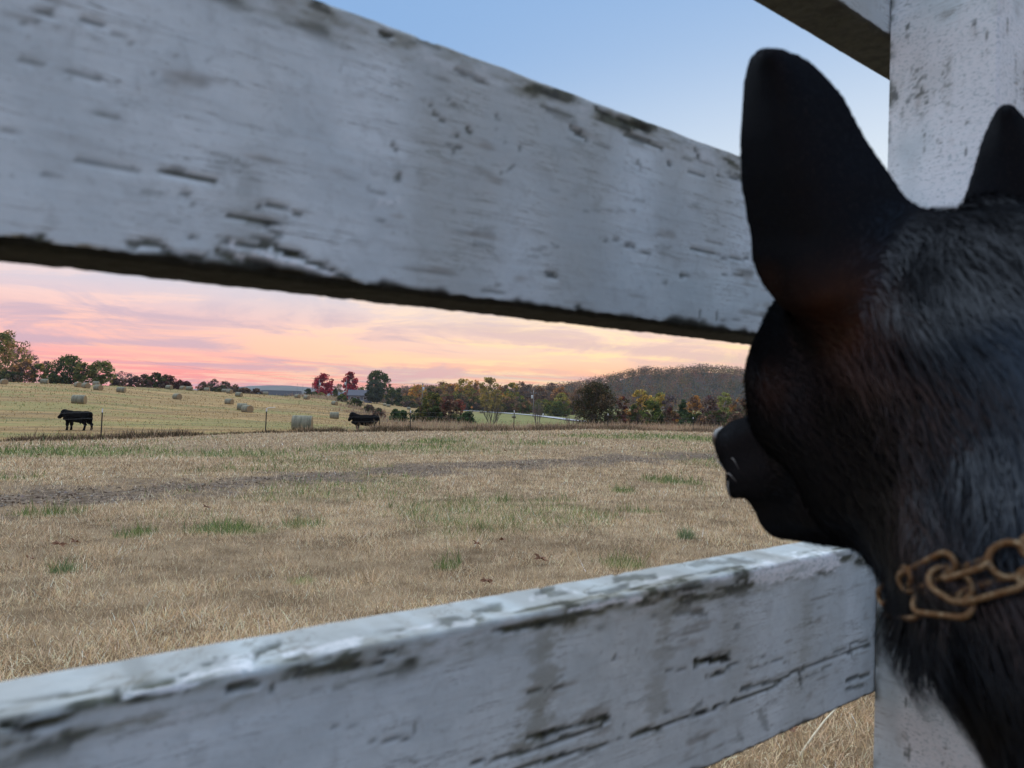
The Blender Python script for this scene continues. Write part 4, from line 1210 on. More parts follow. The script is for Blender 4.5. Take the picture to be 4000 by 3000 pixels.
m = MB(); c = on(2122, 262); m.box((0, 0, .6), (.12, .12, 1.2)); e = empty('mailbox', c); m.build('post', M_TIMBER, e)
m = MB(); m.prism([(.55 * x, 0, 1.2 + z) for x, z in ((-.5, 0), (.5, 0), (.5, .35), (.3, .55), (-.3, .55), (-.5, .35))], (0, -.5, 0), (0, .5, 0)); m.build('box', M_WHITE, e)
tag(e, 'small white roadside mailbox on a post', 'mailbox')
mm, nn = material('sign_orange'); finish(nn, (.55, .22, .06, 1), .6, .3)
e = empty('road_sign', on(1843, 322)); m = MB(); m.box((0, 0, .9), (.1, .1, 1.8)); m.build('post', M_TIMBER, e); m = MB(); m.box((0, -.08, 2.0), (.9, .04, .9), M=Matrix.Rotation(radians(45), 3, 'Y')); m.build('panel', mm, e)
tag(e, 'small orange diamond sign at the far end of the gravel road', 'sign')

# ------------------------------------------------------------------ houses beyond the field
def mat_plain(name, c, rough=.8):
    mm, nn = material(name); pz = nn.node('ShaderNodeTexCoord').outputs['Object']; f_ = nn.noise(pz, 3, 4)
    finish(nn, nn.mix(nn.step(f_, .3, .7), tuple(x * .88 for x in c) + (1,), tuple(min(1, x * 1.1) for x in c) + (1,)), rough, .3); return mm


M_GREYW = mat_plain('grey_siding', (.20, .21, .25)); M_ROOFD = mat_plain('dark_roof', (.025, .026, .034)); M_ROOFG = mat_plain('grey_roof', (.10, .10, .12)); M_WALLW = mat_plain('white_siding', (.78, .78, .76))
mm, nn = material('window_glass'); finish(nn, (.03, .035, .045, 1), .15, .6); M_GLASS = mm


def house(px, Y, L, D, wall_h, roof_h, rz, wallm, roofm, lab, wins, eave=.5, zoff=0.0):
    c = on(px, Y); c.z += zoff
    e = empty('house', c, rz)
    m = MB(); m.prism([(0, -D / 2, -1.5), (0, D / 2, -1.5), (0, D / 2, wall_h), (0, 0, wall_h + roof_h - .08), (0, -D / 2, wall_h)], (-L / 2, 0, 0), (L / 2, 0, 0)); m.build('wall', wallm, e)
    for sgn in (-1, 1):
        sl = roof_h / (D / 2); y1 = sgn * (D / 2 + eave); z1 = wall_h - eave * sl
        m = MB(); m.prism([(0, 0, wall_h + roof_h), (0, y1, z1), (0, y1, z1 + .2), (0, 0, wall_h + roof_h + .22)], (-L / 2 - eave, 0, 0), (L / 2 + eave, 0, 0)); m.build('roof', roofm, e)
    for (x, z, ww, hh) in wins:
        m = MB(); m.box((x, -D / 2 - .04, z), (ww + .25, .08, hh + .25)); f = m.build('window', M_WALLW, e)
        m = MB(); m.box((x, -D / 2 - .09, z), (ww, .04, hh)); m.build('pane', M_GLASS, f)
    tag(e, lab, 'house', 'houses beyond the hay field')
    return e


house(1406, 338, 10.5, 8, 3.2, 2.4, .12, M_GREYW, M_ROOFG, 'grey sided house behind the right red maple', [(-3.3, 1.8, 1.4, 1.2), (-.6, 1.8, 1.6, 1.2), (2.6, 1.8, 1.1, 1.1)])
house(1098, 322, 16.5, 9, 2.6, 2.0, .34, M_WALLW, M_ROOFD, 'low white house with a long black roof and white gable behind the crest', [(-4, 1.4, 1.2, 1.1), (2, 1.4, 1.2, 1.1)], zoff=-.4)
house(1326, 372, 7, 6, 2.6, 1.6, -.2, M_WALLW, M_ROOFG, 'small pale house glimpsed between the two red maples', [(0, 1.5, 1.2, 1)])
print('things', time.time() - T0)

# ------------------------------------------------------------------ trees
mm, nn = material('bark'); pz = nn.node('ShaderNodeTexCoord').outputs['Object']; f_ = nn.noise(nn.mapping(pz, scale=(6, 6, 1.5)), 1, 4)
finish(nn, nn.mix(nn.step(f_, .3, .7), (.055, .045, .038, 1), (.14, .12, .105, 1)), .95, .15); M_BARK = mm
mm, nn = material('pale_twigs'); finish(nn, (.17, .135, .125, 1), .9, .15); M_TWIG = mm
M_LEAF = mat_blade('leaf', .30)
trng = np.random.default_rng(11)


def crown_mesh(centres, radii, per, leaf, cols, var=.16, droop=0.0):
    """leaf-sized faces gathered in clumps; each clump with its own tone"""
    n = len(centres); k = per
    C = np.repeat(centres, k, 0); R = np.repeat(radii, k)
    d = trng.normal(0, 1, (n * k, 3)); d /= np.linalg.norm(d, axis=1)[:, None]
    rad = R * trng.uniform(.35, 1.08, n * k) ** .6
    P = C + d * rad[:, None] * np.array([1, 1, .8]); P[:, 2] -= droop * rad
    a = trng.normal(0, 1, (n * k, 3)); a /= np.linalg.norm(a, axis=1)[:, None]
    b = np.cross(a, trng.normal(0, 1, (n * k, 3))); b /= np.linalg.norm(b, axis=1)[:, None]
    s = leaf * trng.uniform(.55, 1.4, n * k)
    a *= s[:, None] * .62; b *= s[:, None] * .4
    V = np.stack([P - a, P + b, P + a, P - b], 1).reshape(-1, 3)
    F = np.arange(n * k)[:, None] * 4 + np.array([[0, 1, 2, 3]])
    cols = np.array(cols); ci = trng.integers(0, len(cols), n); tone = 1 + trng.normal(0, var, n)
    mixc = cols[ci] * tone[:, None] * 1.8; col = np.repeat(mixc, k, 0) * (1 + trng.normal(0, .16, (n * k, 1)))
    sw = trng.uniform(0, 1, n * k) < .15; col[sw] = cols[trng.integers(0, len(cols), sw.sum())]
    return mesh_np('crown', V, F, False, {'col': np.repeat(np.clip(col, .004, 1), 4, 0)})


def branches(mb, p, d, L, r, depth, spread, rnd, tips, nmin=3, up=.15):
    q = p + d * L; mid = p + d * L * .5 + Vector((rnd.uniform(-1, 1), rnd.uniform(-1, 1), rnd.uniform(-.5, .5))) * L * .06
    mb.tube([p, mid, q], [r, r * .82, r * .62], 5 if depth > 1 else 3, False)
    if depth == 0: tips.append(q); return
    for i in range(rnd.randint(nmin, nmin + 1)):
        ax = Vector((rnd.uniform(-1, 1), rnd.uniform(-1, 1), rnd.uniform(-.35, 1))).normalized()
        nd = (d * (1 - spread) + ax * spread + Vector((0, 0, up))).normalized()
        st = p + d * L * rnd.uniform(.55, 1.0)
        branches(mb, st, nd, L * rnd.uniform(.58, .80), r * .58, depth - 1, spread, rnd, tips, nmin, up)


def tree(name, lab, px, Y, top_py, width_px, cols, leaf=.45, dens=1.0, shape='round', bare=0.0, low=.12, group='trees beyond the fields', cat='tree', seed=None, base_drop=0.0, trunkm=None):
    seed = seed if seed is not None else int(px * 7 + Y)
    rnd = random.Random(seed)
    c = on(px, Y); h = at(px, top_py, Y).z - c.z; wd = px_m(width_px, Y); R = wd / 2
    e = empty(name, c)
    tk = MB(); tips = []
    r0 = max(.06 * h ** .75 * .35, .03)
    if shape == 'shrub':
        for i in range(9):
            a = 2 * pi * i / 9 + rnd.uniform(-.3, .3); dv = Vector((cos(a) * R / h * .9, sin(a) * R / h * .9, 1)).normalized()
            branches(tk, Vector((cos(a) * .1, sin(a) * .1, -.2)), dv, h * .40, r0 * .55, 2 if bare > .5 else 1, .35, rnd, tips)
    elif shape == 'cone':
        tk.tube([(0, 0, -.3), (0, 0, h * .95)], [r0, r0 * .15], 6)
    else:
        branches(tk, Vector((0, 0, -.4)), Vector((rnd.uniform(-.05, .05), rnd.uniform(-.05, .05), 1)).normalized(), h * .36, r0, 4 if bare > .5 else 3, .48, rnd, tips, 3)
    tips = [t for t in tips]
    # fit limb tips to the crown outline
    if tips:
        A = np.array([tuple(v) for v in tk.v]); hi = A[:, 2].max(); wx = np.percentile(np.hypot(A[:, 0], A[:, 1]), 97)
        sx = R * (1.0 if bare > .5 else .82) / max(wx, .1); sz = h * (.98 if bare > .5 else .90) / hi
        A2 = A * np.array([sx, sx, sz]); f_low = np.clip(A[:, 2] / (hi * .15), 0, 1)[:, None]
        A2 = np.where(A[:, 2:3] < hi * .12, np.stack([A[:, 0], A[:, 1], A[:, 2] * sz], 1) * f_low + A2 * (1 - f_low) * 0 + np.stack([A[:, 0], A[:, 1], A[:, 2] * sz], 1) * (1 - f_low), A2)
        tk.v = [tuple(v) for v in A2]
    tk.build('trunk', trunkm or (M_TWIG if bare > .5 else M_BARK), e, True)
    if bare < .95:
        vol = h * R * R
        ncl = int(np.clip(70 * dens * (h / (leaf * 22)) ** 1.3 * (wd / h) ** .9, 45, 420))
        pts = []; tr_ = trng
        while len(pts) < ncl:
            u = tr_.uniform(low, 1.0); a = tr_.uniform(0, 2 * pi); q = tr_.uniform(0, 1) ** .42
            if shape == 'cone': prof = (1 - u) ** .8 * 1.0 + .04
            elif shape == 'shrub': prof = math.sqrt(max(0, 1 - (max(u - .30, 0) / .70) ** 2)) * (.75 + .25 * min(1, u / .3))
            elif shape == 'oval': prof = max(0, 1 - abs((u - .48) / .54) ** 2.2) ** .6
            else: prof = max(0, 1 - abs((u - .56) / .46) ** 2.3) ** .55 if u > .10 else 0
            if prof <= 0: continue
            wob = 1 + .30 * (vnoise(np.array([a * 1.3 + seed]), np.array([u * 3.2]), seed)[0] - .5) * 2
            rr_ = R * prof * q * wob * .90
            pts.append((rr_ * cos(a), rr_ * sin(a), h * (u * .94)))
        pts = np.array(pts)
        rad = np.full(len(pts), max(leaf * 1.7, R * .21)) * tr_.uniform(.6, 1.35, len(pts))
        per = int(46 * (1 - bare * .85))
        obj('crown', crown_mesh(pts, rad, per, leaf, cols), M_LEAF, e)
    tag(e, lab, cat, group)
    return e


G_DARK = [(.035, .05, .018), (.05, .065, .022), (.028, .04, .016), (.075, .075, .025)]
G_MID = [(.075, .095, .025), (.10, .11, .03), (.055, .075, .022), (.14, .12, .035)]
G_YEL = [(.16, .14, .04), (.20, .15, .04), (.11, .11, .035), (.26, .17, .045)]
ORANGE = [(.20, .10, .035), (.25, .13, .04), (.14, .085, .035), (.30, .16, .05)]
BROWN = [(.10, .065, .045), (.07, .05, .038), (.14, .085, .055), (.085, .06, .05)]
REDM = [(.22, .013, .022), (.28, .02, .034), (.15, .011, .017), (.34, .035, .05)]
DKRED = [(.07, .028, .025), (.05, .03, .025), (.10, .035, .03), (.045, .04, .02)]
PURP = [(.075, .058, .06), (.10, .075, .075), (.06, .05, .05)]
GREY = [(.10, .09, .085), (.13, .115, .11)]

# left wood on the crest
gl = 'trees behind the hill crest'
T = lambda *a, **k: tree(*a, **k)
T('oak_tree', 'tall olive and orange tree cut by the left picture edge', 10, 205, 1288, 170, G_YEL[:2] + G_MID + ORANGE[:1], .42, 1.2, 'round', group=gl)
T('bare_tree', 'pinkish bare tree rising beside the leftmost tall tree', 72, 212, 1340, 90, PURP, .3, .5, 'round', .8, group=gl)
T('oak_tree', 'low orange-brown tree under the bare pinkish tree', 92, 200, 1402, 84, ORANGE + BROWN, .36, 1.2, 'oval', group=gl)
T('bare_tree', 'bare twiggy tree left of the big dark green tree', 127, 215, 1382, 72, PURP, .3, .5, 'round', .75, group=gl)
T('oak_tree', 'yellow-green small tree below the bare twiggy one', 150, 205, 1418, 66, G_YEL + G_MID, .36, 1.1, 'oval', group=gl)
T('bare_tree', 'small purplish bare tree touching the big dark green tree', 176, 214, 1405, 52, PURP + DKRED[:1], .3, .8, 'round', .6, group=gl)
T('evergreen_shrub', 'dark green bush at the foot of the leftmost trees', 40, 196, 1452, 110, G_DARK + BROWN[:1], .38, 1.2, 'shrub', group=gl)
T('oak_tree', 'big dark green spreading tree on the crest', 262, 200, 1388, 140, G_DARK + G_MID[:2], .38, 1.5, 'round', low=.1, group=gl)
T('oak_tree', 'olive-yellow lobe tree at the right side of the big dark green one', 318, 197, 1415, 70, G_MID + G_YEL[:1], .36, 1.3, 'oval', low=.08, group=gl)
T('evergreen_shrub', 'round dark bush left of the big dark green tree\'s foot', 205, 194, 1462, 60, G_DARK, .36, 1.1, 'shrub', group=gl)
T('elm_tree', 'light yellow-green rounded tree right of the big dark one', 395, 200, 1408, 108, G_MID + [(.13, .145, .05), (.16, .16, .06)], .36, 1.4, 'round', low=.06, group=gl)
T('bare_tree', 'bare spreading tree at the right foot of the light green tree', 480, 212, 1448, 78, PURP, .3, .4, 'round', .85, group=gl)
for i, (px, top, wd, pal, lab) in enumerate([(455, 1480, 60, BROWN, 'brown bush between light green tree and bare tree'), (520, 1468, 66, BROWN + DKRED[:1], 'dark brown bush right of the bare spreading tree'), (562, 1462, 60, G_DARK + BROWN, 'dark mixed bush with pointed top in the shrub row'), (612, 1455, 70, G_DARK + DKRED[:2], 'dark green dome-shaped tree in the shrub row'),
                                             (650, 1465, 56, DKRED + ORANGE[:1], 'rusty red tree right of the dark green dome'), (585, 1480, 70, PURP + BROWN, 'greyish low shrub before the dark green dome'), (640, 1488, 70, BROWN + DKRED, 'low brown shrub below the rusty red tree'), (710, 1487, 62, DKRED, 'dark red rounded shrub ending the row'), (682, 1495, 46, BROWN + DKRED, 'small brown shrub left of the dark red rounded one')]):
    T('shrub', lab, px, 205 + (i % 3) * 5, top, wd, pal, .34, 1.1, 'shrub' if i not in (3, 4) else 'round', low=.03, group=gl)
for i, (px, top, wd, pal, b, lab) in enumerate([(792, 1490, 60, BROWN, .5, 'left bush of the bare thicket on the crest'), (835, 1482, 66, BROWN + PURP, .6, 'tallest bush of the bare thicket'), (880, 1490, 64, BROWN + G_DARK[:1], .5, 'middle right bush of the bare thicket'), (915, 1503, 56, BROWN + G_DARK[:2], .3, 'right end bush of the bare thicket'),
                                                (955, 1514, 60, BROWN + ORANGE[:1], .2, 'low brown hedge bush left of the black roof'), (1000, 1520, 60, BROWN + DKRED[:1], .1, 'low rusty hedge bush touching the black roof'), (812, 1505, 70, G_DARK + BROWN, .1, 'dark low bush under the bare thicket'), (860, 1508, 70, G_DARK + BROWN, .1, 'dark low bush at the centre foot of the thicket')]):
    T('shrub', lab, px, 238 + (i % 3) * 6, top, wd, pal, .36, 1.0, 'shrub', b, low=.02, group='thicket and hedge near the black roof')

# maples, yard trees by the houses
gm = 'yard trees by the houses'
T('maple_tree', 'left red maple, broad crimson crown', 1258, 345, 1458, 84, REDM, .55, 1.7, 'round', low=.10, group=gm)
T('maple_tree', 'right red maple, narrower crimson crown', 1366, 345, 1450, 70, REDM + [(.22, .03, .04)], .55, 1.6, 'oval', low=.12, group=gm)
T('cedar_tree', 'dark green shrub tree left of the left red maple', 1204, 330, 1518, 34, G_DARK + BROWN[:1], .45, 1.1, 'oval', low=.02, group=gm)
T('cedar_tree', 'small dark pointed conifer between the maples', 1309, 325, 1519, 22, G_DARK, .45, 1.2, 'cone', low=.02, group=gm)
T('evergreen_shrub', 'green bush at the foot of the left red maple', 1228, 322, 1533, 40, G_DARK + G_MID[:1], .45, 1.1, 'shrub', low=.02, group=gm)
T('evergreen_shrub', 'olive bush below the left red maple, right side', 1255, 318, 1535, 36, G_MID + ORANGE[:1], .45, 1.1, 'shrub', low=.02, group=gm)
T('oak_tree', 'big dark green tree right of the grey house', 1473, 350, 1446, 104, G_DARK + G_MID[:1] + [(.06, .06, .03)], .55, 1.8, 'round', low=.08, group=gm)
T('oak_tree', 'round dark green tree in front of the big one', 1462, 332, 1486, 76, [(.035, .045, .025), (.045, .052, .03)], .5, 1.7, 'round', low=.12, group=gm)
T('oak_tree', 'lower olive side tree right of the big dark green tree', 1530, 345, 1508, 58, G_DARK + G_MID, .5, 1.3, 'oval', low=.04, group=gm)
T('oak_tree', 'yellowish small tree between second maple and big green tree', 1408, 362, 1508, 40, G_YEL + G_MID, .5, 1.1, 'oval', low=.04, group=gm)
T('oak_tree', 'pale yellow-pink tree far behind between the maples', 1320, 395, 1498, 44, [(.20, .15, .11), (.16, .13, .08)], .5, .8, 'round', .4, group=gm)
T('oak_tree', 'small pointed green tree at the edge of the brown wood', 1556, 350, 1516, 26, G_MID + G_DARK, .5, 1.1, 'oval', low=.04, group=gm)

# hedge bushes down the field edge
gh = 'hedge along the field edge'
for (px, Y, top, wd, pal, lab) in [(1338, 232, 1540, 54, G_DARK + G_MID[:2], 'green bush topmost in the field-edge hedge'), (1384, 192, 1557, 60, G_DARK + G_MID[:1], 'second green bush down the field-edge hedge'), (1442, 152, 1585, 50, BROWN + G_DARK[:2], 'brown-green bush third down the field-edge hedge'), (1480, 138, 1598, 42, BROWN + G_DARK[:1] + DKRED[:1], 'brown bush lowest in the field-edge hedge, above the cow'),
                                   (1547, 96, 1599, 30, [(.03, .055, .02), (.045, .07, .025)], 'small round bright green bush beside the wood posts'), (1576, 94, 1605, 22, [(.03, .055, .02), (.045, .07, .025)], 'smallest green bush left of the dark shrub mass'), (1300, 250, 1546, 40, G_MID + BROWN, 'low olive bush at the upper hedge corner'), (1640, 100, 1595, 100, G_DARK, 'wide dark green bush left under the yellow-tipped shrub tree'),
                                   (1700, 98, 1585, 90, G_DARK + BROWN[:1], 'very dark bush below the yellow-tipped shrub tree'), (1828, 92, 1611, 70, [(.03, .055, .02), (.05, .075, .025), (.035, .045, .02)], 'glossy green bush right of the red-brown tree'), (1770, 94, 1618, 80, BROWN + G_DARK, 'brown undergrowth below the red-brown tree')]:
    T('shrub', lab, px, Y, top, wd, pal, .22 if Y < 120 else .3, 1.2, 'shrub', low=.02, group=gh)
T('shrub_tree', 'dark shrub tree with yellow-orange tips left of the red-brown tree', 1690, 100, 1528, 110, G_DARK + G_YEL[:2] + BROWN[:1], .2, 1.5, 'oval', .12, low=.05, group=gh)
T('shrub_tree', 'red-brown rounded tree behind the wire fence', 1765, 98, 1542, 104, DKRED + BROWN + [(.16, .05, .035)], .2, 1.4, 'round', .25, low=.08, group=gh)
T('bare_shrub', 'leafless many-stemmed shrub right of the glossy green bush', 1925, 72, 1560, 96, GREY, .1, .4, 'shrub', .96, group=gh, trunkm=M_BARK)
T('bare_shrub', 'thin leafless sapling left of the hay road', 2100, 88, 1555, 60, GREY, .1, .4, 'shrub', .97, group=gh)
T('bare_shrub', 'tangled leafless briar at the foot of the big dark tree', 2235, 80, 1615, 70, GREY, .1, .4, 'shrub', .97, group=gh)

# wood behind the road
gw = 'trees of the brown wood behind the road'
wood_list = [(1582, 380, 1528, 70, PURP + BROWN, .3, 'purplish thin tree at the left end of the brown wood'), (1632, 372, 1503, 80, G_YEL + ORANGE, .15, 'yellow-orange tree behind the transformer pole'), (1690, 378, 1510, 80, G_DARK + BROWN, .1, 'dark tree right of the transformer pole'), (1722, 372, 1490, 70, BROWN + G_YEL[:1], .45, 'sparse tall-topped tree behind the red-brown tree'),
             (1770, 366, 1500, 80, ORANGE[:2] + BROWN + G_YEL[:1], .15, 'rust tree above the red-brown one'), (1812, 362, 1480, 78, G_YEL + G_MID[:1], .1, 'tall yellow-green tree in the middle of the wood'), (1850, 366, 1484, 70, ORANGE + BROWN, .2, 'orange-brown tree left of the bright yellow one'), (1910, 335, 1474, 74, [(.13, .115, .038), (.10, .095, .035), (.16, .13, .045)], .1, 'bright yellow-green tree standing before the wood'),
             (1938, 318, 1525, 66, [(.12, .10, .036), (.09, .085, .034)], .15, 'lower yellow tree before the wood, above the bare shrub'), (1965, 368, 1505, 70, BROWN + ORANGE[:1], .2, 'brown-red tree right of the bright yellow one'), (2000, 352, 1495, 66, G_YEL + G_MID, .1, 'olive yellow tree left of the road pole'), (2035, 366, 1492, 70, BROWN + PURP, .35, 'dark brown thin tree left of the road pole'),
             (2065, 362, 1500, 60, PURP, .6, 'grey bare tree behind the road pole'), (2110, 358, 1512, 80, BROWN + PURP, .3, 'brown tree right of the road pole'), (2150, 366, 1495, 64, PURP, .7, 'bare-topped tree between road pole and big dark tree'), (2185, 352, 1512, 80, ORANGE[:1] + BROWN, .2, 'rust-brown tree left behind the big dark tree'),
             (2195, 300, 1540, 70, [(.09, .095, .03), (.12, .11, .035)], .1, 'olive bush-tree low beside the big dark tree'), (2120, 305, 1566, 90, G_DARK, .05, 'dark green low tree behind the pole\'s foot'), (2180, 292, 1575, 90, G_DARK, .05, 'dark green low tree by the road bend'), (2050, 315, 1572, 70, G_DARK + BROWN, .1, 'dark low tree left of the pole\'s foot'), (1985, 330, 1560, 80, G_DARK + BROWN, .1, 'dark undergrowth tree behind the road, centre'),
             (1800, 350, 1545, 90, G_DARK + BROWN, .05, 'dark understorey tree behind the red-brown tree'), (1860, 348, 1550, 90, G_DARK + BROWN, .05, 'dark understorey tree left of the yellow one'), (1740, 352, 1545, 90, G_DARK + BROWN, .05, 'dark understorey tree right of the transformer pole'), (1600, 365, 1552, 90, BROWN + G_DARK, .1, 'dark understorey at the wood\'s left end'), (2260, 345, 1515, 90, BROWN, .2, 'brown tree hidden behind the big dark tree')]
for (px, Y, top, wd, pal, b, lab) in wood_list:
    T('wood_tree', lab, px, Y, top - 4, wd * 1.15, [tuple(q * s_ for q, s_ in zip(c_, (1.55, 1.35, 1.0))) for c_ in pal], .55, 1.2, 'round' if b > .5 else 'oval', b, low=.02, group=gw)

# big dark tree and fence-row trees on the right
gr_ = 'fence-row trees on the right'
T('oak_tree', 'big dark brown-green tree filling the right of the fence line', 2322, 92, 1490, 180, [(.030, .034, .016), (.045, .042, .022), (.055, .04, .025), (.038, .03, .02), (.09, .06, .03)], .17, 2.0, 'shrub', .12, low=.02, group=gr_)
for (px, Y, top, wd, pal, b, sh, lab) in [(2432, 96, 1545, 70, DKRED + ORANGE[:1] + BROWN + G_DARK[:1], .25, 'oval', 'rusty narrow tree touching the big dark tree'), (2505, 150, 1512, 96, G_YEL + [(.30, .18, .04)], .1, 'round', 'yellow-orange tree above the right fence row'), (2545, 105, 1558, 90, G_MID + G_DARK, .1, 'oval', 'olive green tree low in the right fence row'),
                                          (2578, 140, 1528, 80, G_YEL + [(.20, .20, .06)], .1, 'round', 'yellow-green tree right of the yellow-orange one'), (2612, 128, 1538, 60, PURP + GREY, .7, 'round', 'grey bare tree left of the cedar'), (2620, 100, 1592, 74, DKRED + ORANGE[:2] + BROWN, .3, 'shrub', 'red-brown shrub at the cedar\'s left foot'), (2478, 98, 1580, 70, BROWN + G_DARK, .2, 'shrub', 'dark brown shrub between rusty and olive trees'),
                                          (2668, 104, 1550, 62, [(.04, .065, .03), (.055, .08, .035), (.035, .05, .025)], .0, 'cone', 'green pointed cedar in the right fence row'), (2716, 135, 1545, 70, ORANGE + BROWN, .25, 'round', 'orange tree right of the cedar'), (2700, 108, 1612, 50, G_DARK, .1, 'shrub', 'dark green bush right of the cedar\'s foot'), (2775, 120, 1540, 70, BROWN + DKRED[:1] + PURP, .5, 'round', 'thin reddish bare tree near the muzzle'),
                                          (2832, 150, 1530, 84, [(.17, .18, .06), (.21, .20, .07), (.13, .14, .05)], .1, 'round', 'pale yellow-green tree above the dog\'s nose'), (2800, 106, 1600, 80, G_DARK + BROWN, .15, 'shrub', 'dark bush just above the dog\'s nose'), (2885, 140, 1555, 80, BROWN + ORANGE[:1], .3, 'round', 'brown tree beside the dog\'s brow'), (2950, 125, 1545, 90, BROWN + G_DARK, .2, 'oval', 'brown tree hidden behind the dog\'s muzzle'),
                                          (2740, 104, 1625, 60, BROWN + ORANGE[:1], .3, 'shrub', 'low brown shrub above the muzzle tip'), (2880, 104, 1610, 80, BROWN, .3, 'shrub', 'low shrub behind the dog\'s muzzle'), (3060, 120, 1550, 110, BROWN + G_DARK, .2, 'oval', 'tree behind the dog\'s head'), (2570, 102, 1610, 60, G_DARK + G_MID[:1], .1, 'shrub', 'green low shrub below the yellow-green tree')]:
    T('fence_row_tree' if sh != 'shrub' else 'fence_row_shrub', lab, px, Y, top, wd, pal, .2 if Y < 112 else .3, 1.2, sh, b, low=.02, group=gr_)
ORD = 'first second third fourth fifth sixth seventh eighth ninth tenth eleventh twelfth thirteenth fourteenth fifteenth sixteenth'.split()
for i, px in enumerate(range(2395, 3000, 42)):
    T('fence_row_brush', ORD[i] + ' clump of low tangled brush counting right from the big dark tree', px, 112 + (i * 7) % 9, 1618 - (i * 13) % 17, 74, [BROWN + G_DARK, BROWN + DKRED[:1], G_DARK + BROWN[:2]][i % 3], .24, 1.2, 'shrub', .1, low=.01, group='low brush under the fence-row trees')
for i, px in enumerate(range(1595, 2260, 48)):
    T('wood_edge_brush', ORD[i] + ' clump of dark brush at the brown wood\'s foot, counting from the left', px, 338 + (i * 7) % 9, 1568 - (i * 13) % 15, 80, [BROWN + G_DARK, BROWN + ORANGE[:1], G_DARK + BROWN[:2]][i % 3], .5, 1.1, 'shrub', .05, low=.01, group='low brush at the foot of the wood')
print('trees', time.time() - T0)

# ------------------------------------------------------------------ wooded hill and far ridge
def ridge_sheet(name, prof, Y0, Y1, mat, lab, zb=-10, rough=0.0, n=160):
    """land rising from Y0 to a crest whose height follows the profile [(px, py)], then falling behind"""
    pxs = np.linspace(prof[0][0], prof[-1][0], n); pys = np.interp(pxs, [p[0] for p in prof], [p[1] for p in prof])
    ts = np.concatenate([np.linspace(0, 1, 28), np.linspace(1.06, 1.7, 6)]); V = []
    Yc = Y0 + (Y1 - Y0) * 1.0
    for k, (px, py) in enumerate(zip(pxs, pys)):
        crest = at(px, py, Yc); d = crest.x / crest.y
        for t in ts:
            Y = Y0 + (Yc - Y0) * t; s_ = t * t * (3 - 2 * t) if t <= 1 else 1 - (t - 1) ** 1.4 * .8
            z = zb + EYE + (crest.z - zb - EYE) * s_ + (fbm(np.array([px * .012]), np.array([t * 4.0]), 5, 3)[0] - .5) * rough * min(1, 4 * t) * (1 if t < .97 else .3)
            V.append((d * Y, Y, z))
    V = np.array(V); m_ = len(ts); i = np.arange(n - 1)[:, None] * m_ + np.arange(m_ - 1)[None]
    me = mesh_np(name, V, np.stack([i, i + m_, i + m_ + 1, i + 1], -1).reshape(-1, 4))
    return tag(obj(name, me, mat), lab, kind='structure'), V


mm, nn = material('wooded_slope'); pz = nn.node('ShaderNodeNewGeometry').outputs['Position']; f_ = nn.noise(pz, .08, 5, .7)
finish(nn, nn.mix(nn.step(f_, .3, .7), (.03, .028, .022, 1), (.07, .055, .04, 1)), .95, .1)
hill_prof = [(1400, 1570), (1560, 1545), (1640, 1538), (1760, 1540), (1900, 1542), (2050, 1540), (2150, 1530), (2260, 1516), (2360, 1500), (2450, 1478), (2540, 1464), (2640, 1462), (2740, 1458), (2850, 1462), (2950, 1476), (3100, 1495), (3400, 1540), (3800, 1570)]
hill, HV = ridge_sheet('hill', hill_prof, 620, 980, mm, 'wooded hill rising at the right horizon', rough=8)


def forest():
    n = len(HV) // 34; G_ = HV.reshape(n, 34, 3)
    N = 7000; u = trng.uniform(0, n - 1.01, N); v = trng.uniform(0.5, 27.9, N)
    i = u.astype(int); j = v.astype(int); fu = (u - i)[:, None]; fv = (v - j)[:, None]
    P = (G_[i, j] * (1 - fu) + G_[i + 1, j] * fu) * (1 - fv) + (G_[i, j + 1] * (1 - fu) + G_[i + 1, j + 1] * fu) * fv
    pal = np.array([(.21, .10, .06), (.17, .095, .06), (.24, .12, .07), (.07, .075, .035), (.06, .065, .03), (.15, .085, .045), (.20, .075, .035), (.22, .14, .045), (.13, .12, .045), (.075, .06, .055), (.09, .075, .07)])
    hts = trng.uniform(7, 14, N)
    k = 34
    C = np.repeat(P + np.stack([np.zeros(N), np.zeros(N), hts * .55], 1), k, 0); R = np.repeat(hts * .42, k)
    d = trng.normal(0, 1, (N * k, 3)); d /= np.linalg.norm(d, axis=1)[:, None]
    Q = C + d * (R * trng.uniform(.5, 1.05, N * k))[:, None] * np.array([1, 1, 1.15])
    a = trng.normal(0, 1, (N * k, 3)); a /= np.linalg.norm(a, axis=1)[:, None]; b = np.cross(a, trng.normal(0, 1, (N * k, 3))); b /= np.linalg.norm(b, axis=1)[:, None]
    s = trng.uniform(.7, 1.7, (N * k, 1)); V = np.stack([Q - a * s * .7, Q + b * s * .5, Q + a * s * .7], 1).reshape(-1, 3)
    cc = fbm(P[:, 0] * .012, P[:, 1] * .02, 33, 2); ci = (trng.uniform(0, .75, N) + cc * .5) * len(pal) * .82; ci = np.clip(ci.astype(int), 0, len(pal) - 1)
    col = np.repeat(pal[ci] * (1 + trng.normal(0, .18, (N, 1))), k, 0) * (1 + trng.normal(0, .15, (N * k, 1)))
    me = mesh_np('forest', V, np.arange(N * k)[:, None] * 3 + np.array([[0, 1, 2]]), False, {'col': np.repeat(np.clip(col, .01, 1), 3, 0)})
    tag(obj('forest', me, M_LEAF), 'autumn forest covering the hill', kind='stuff')


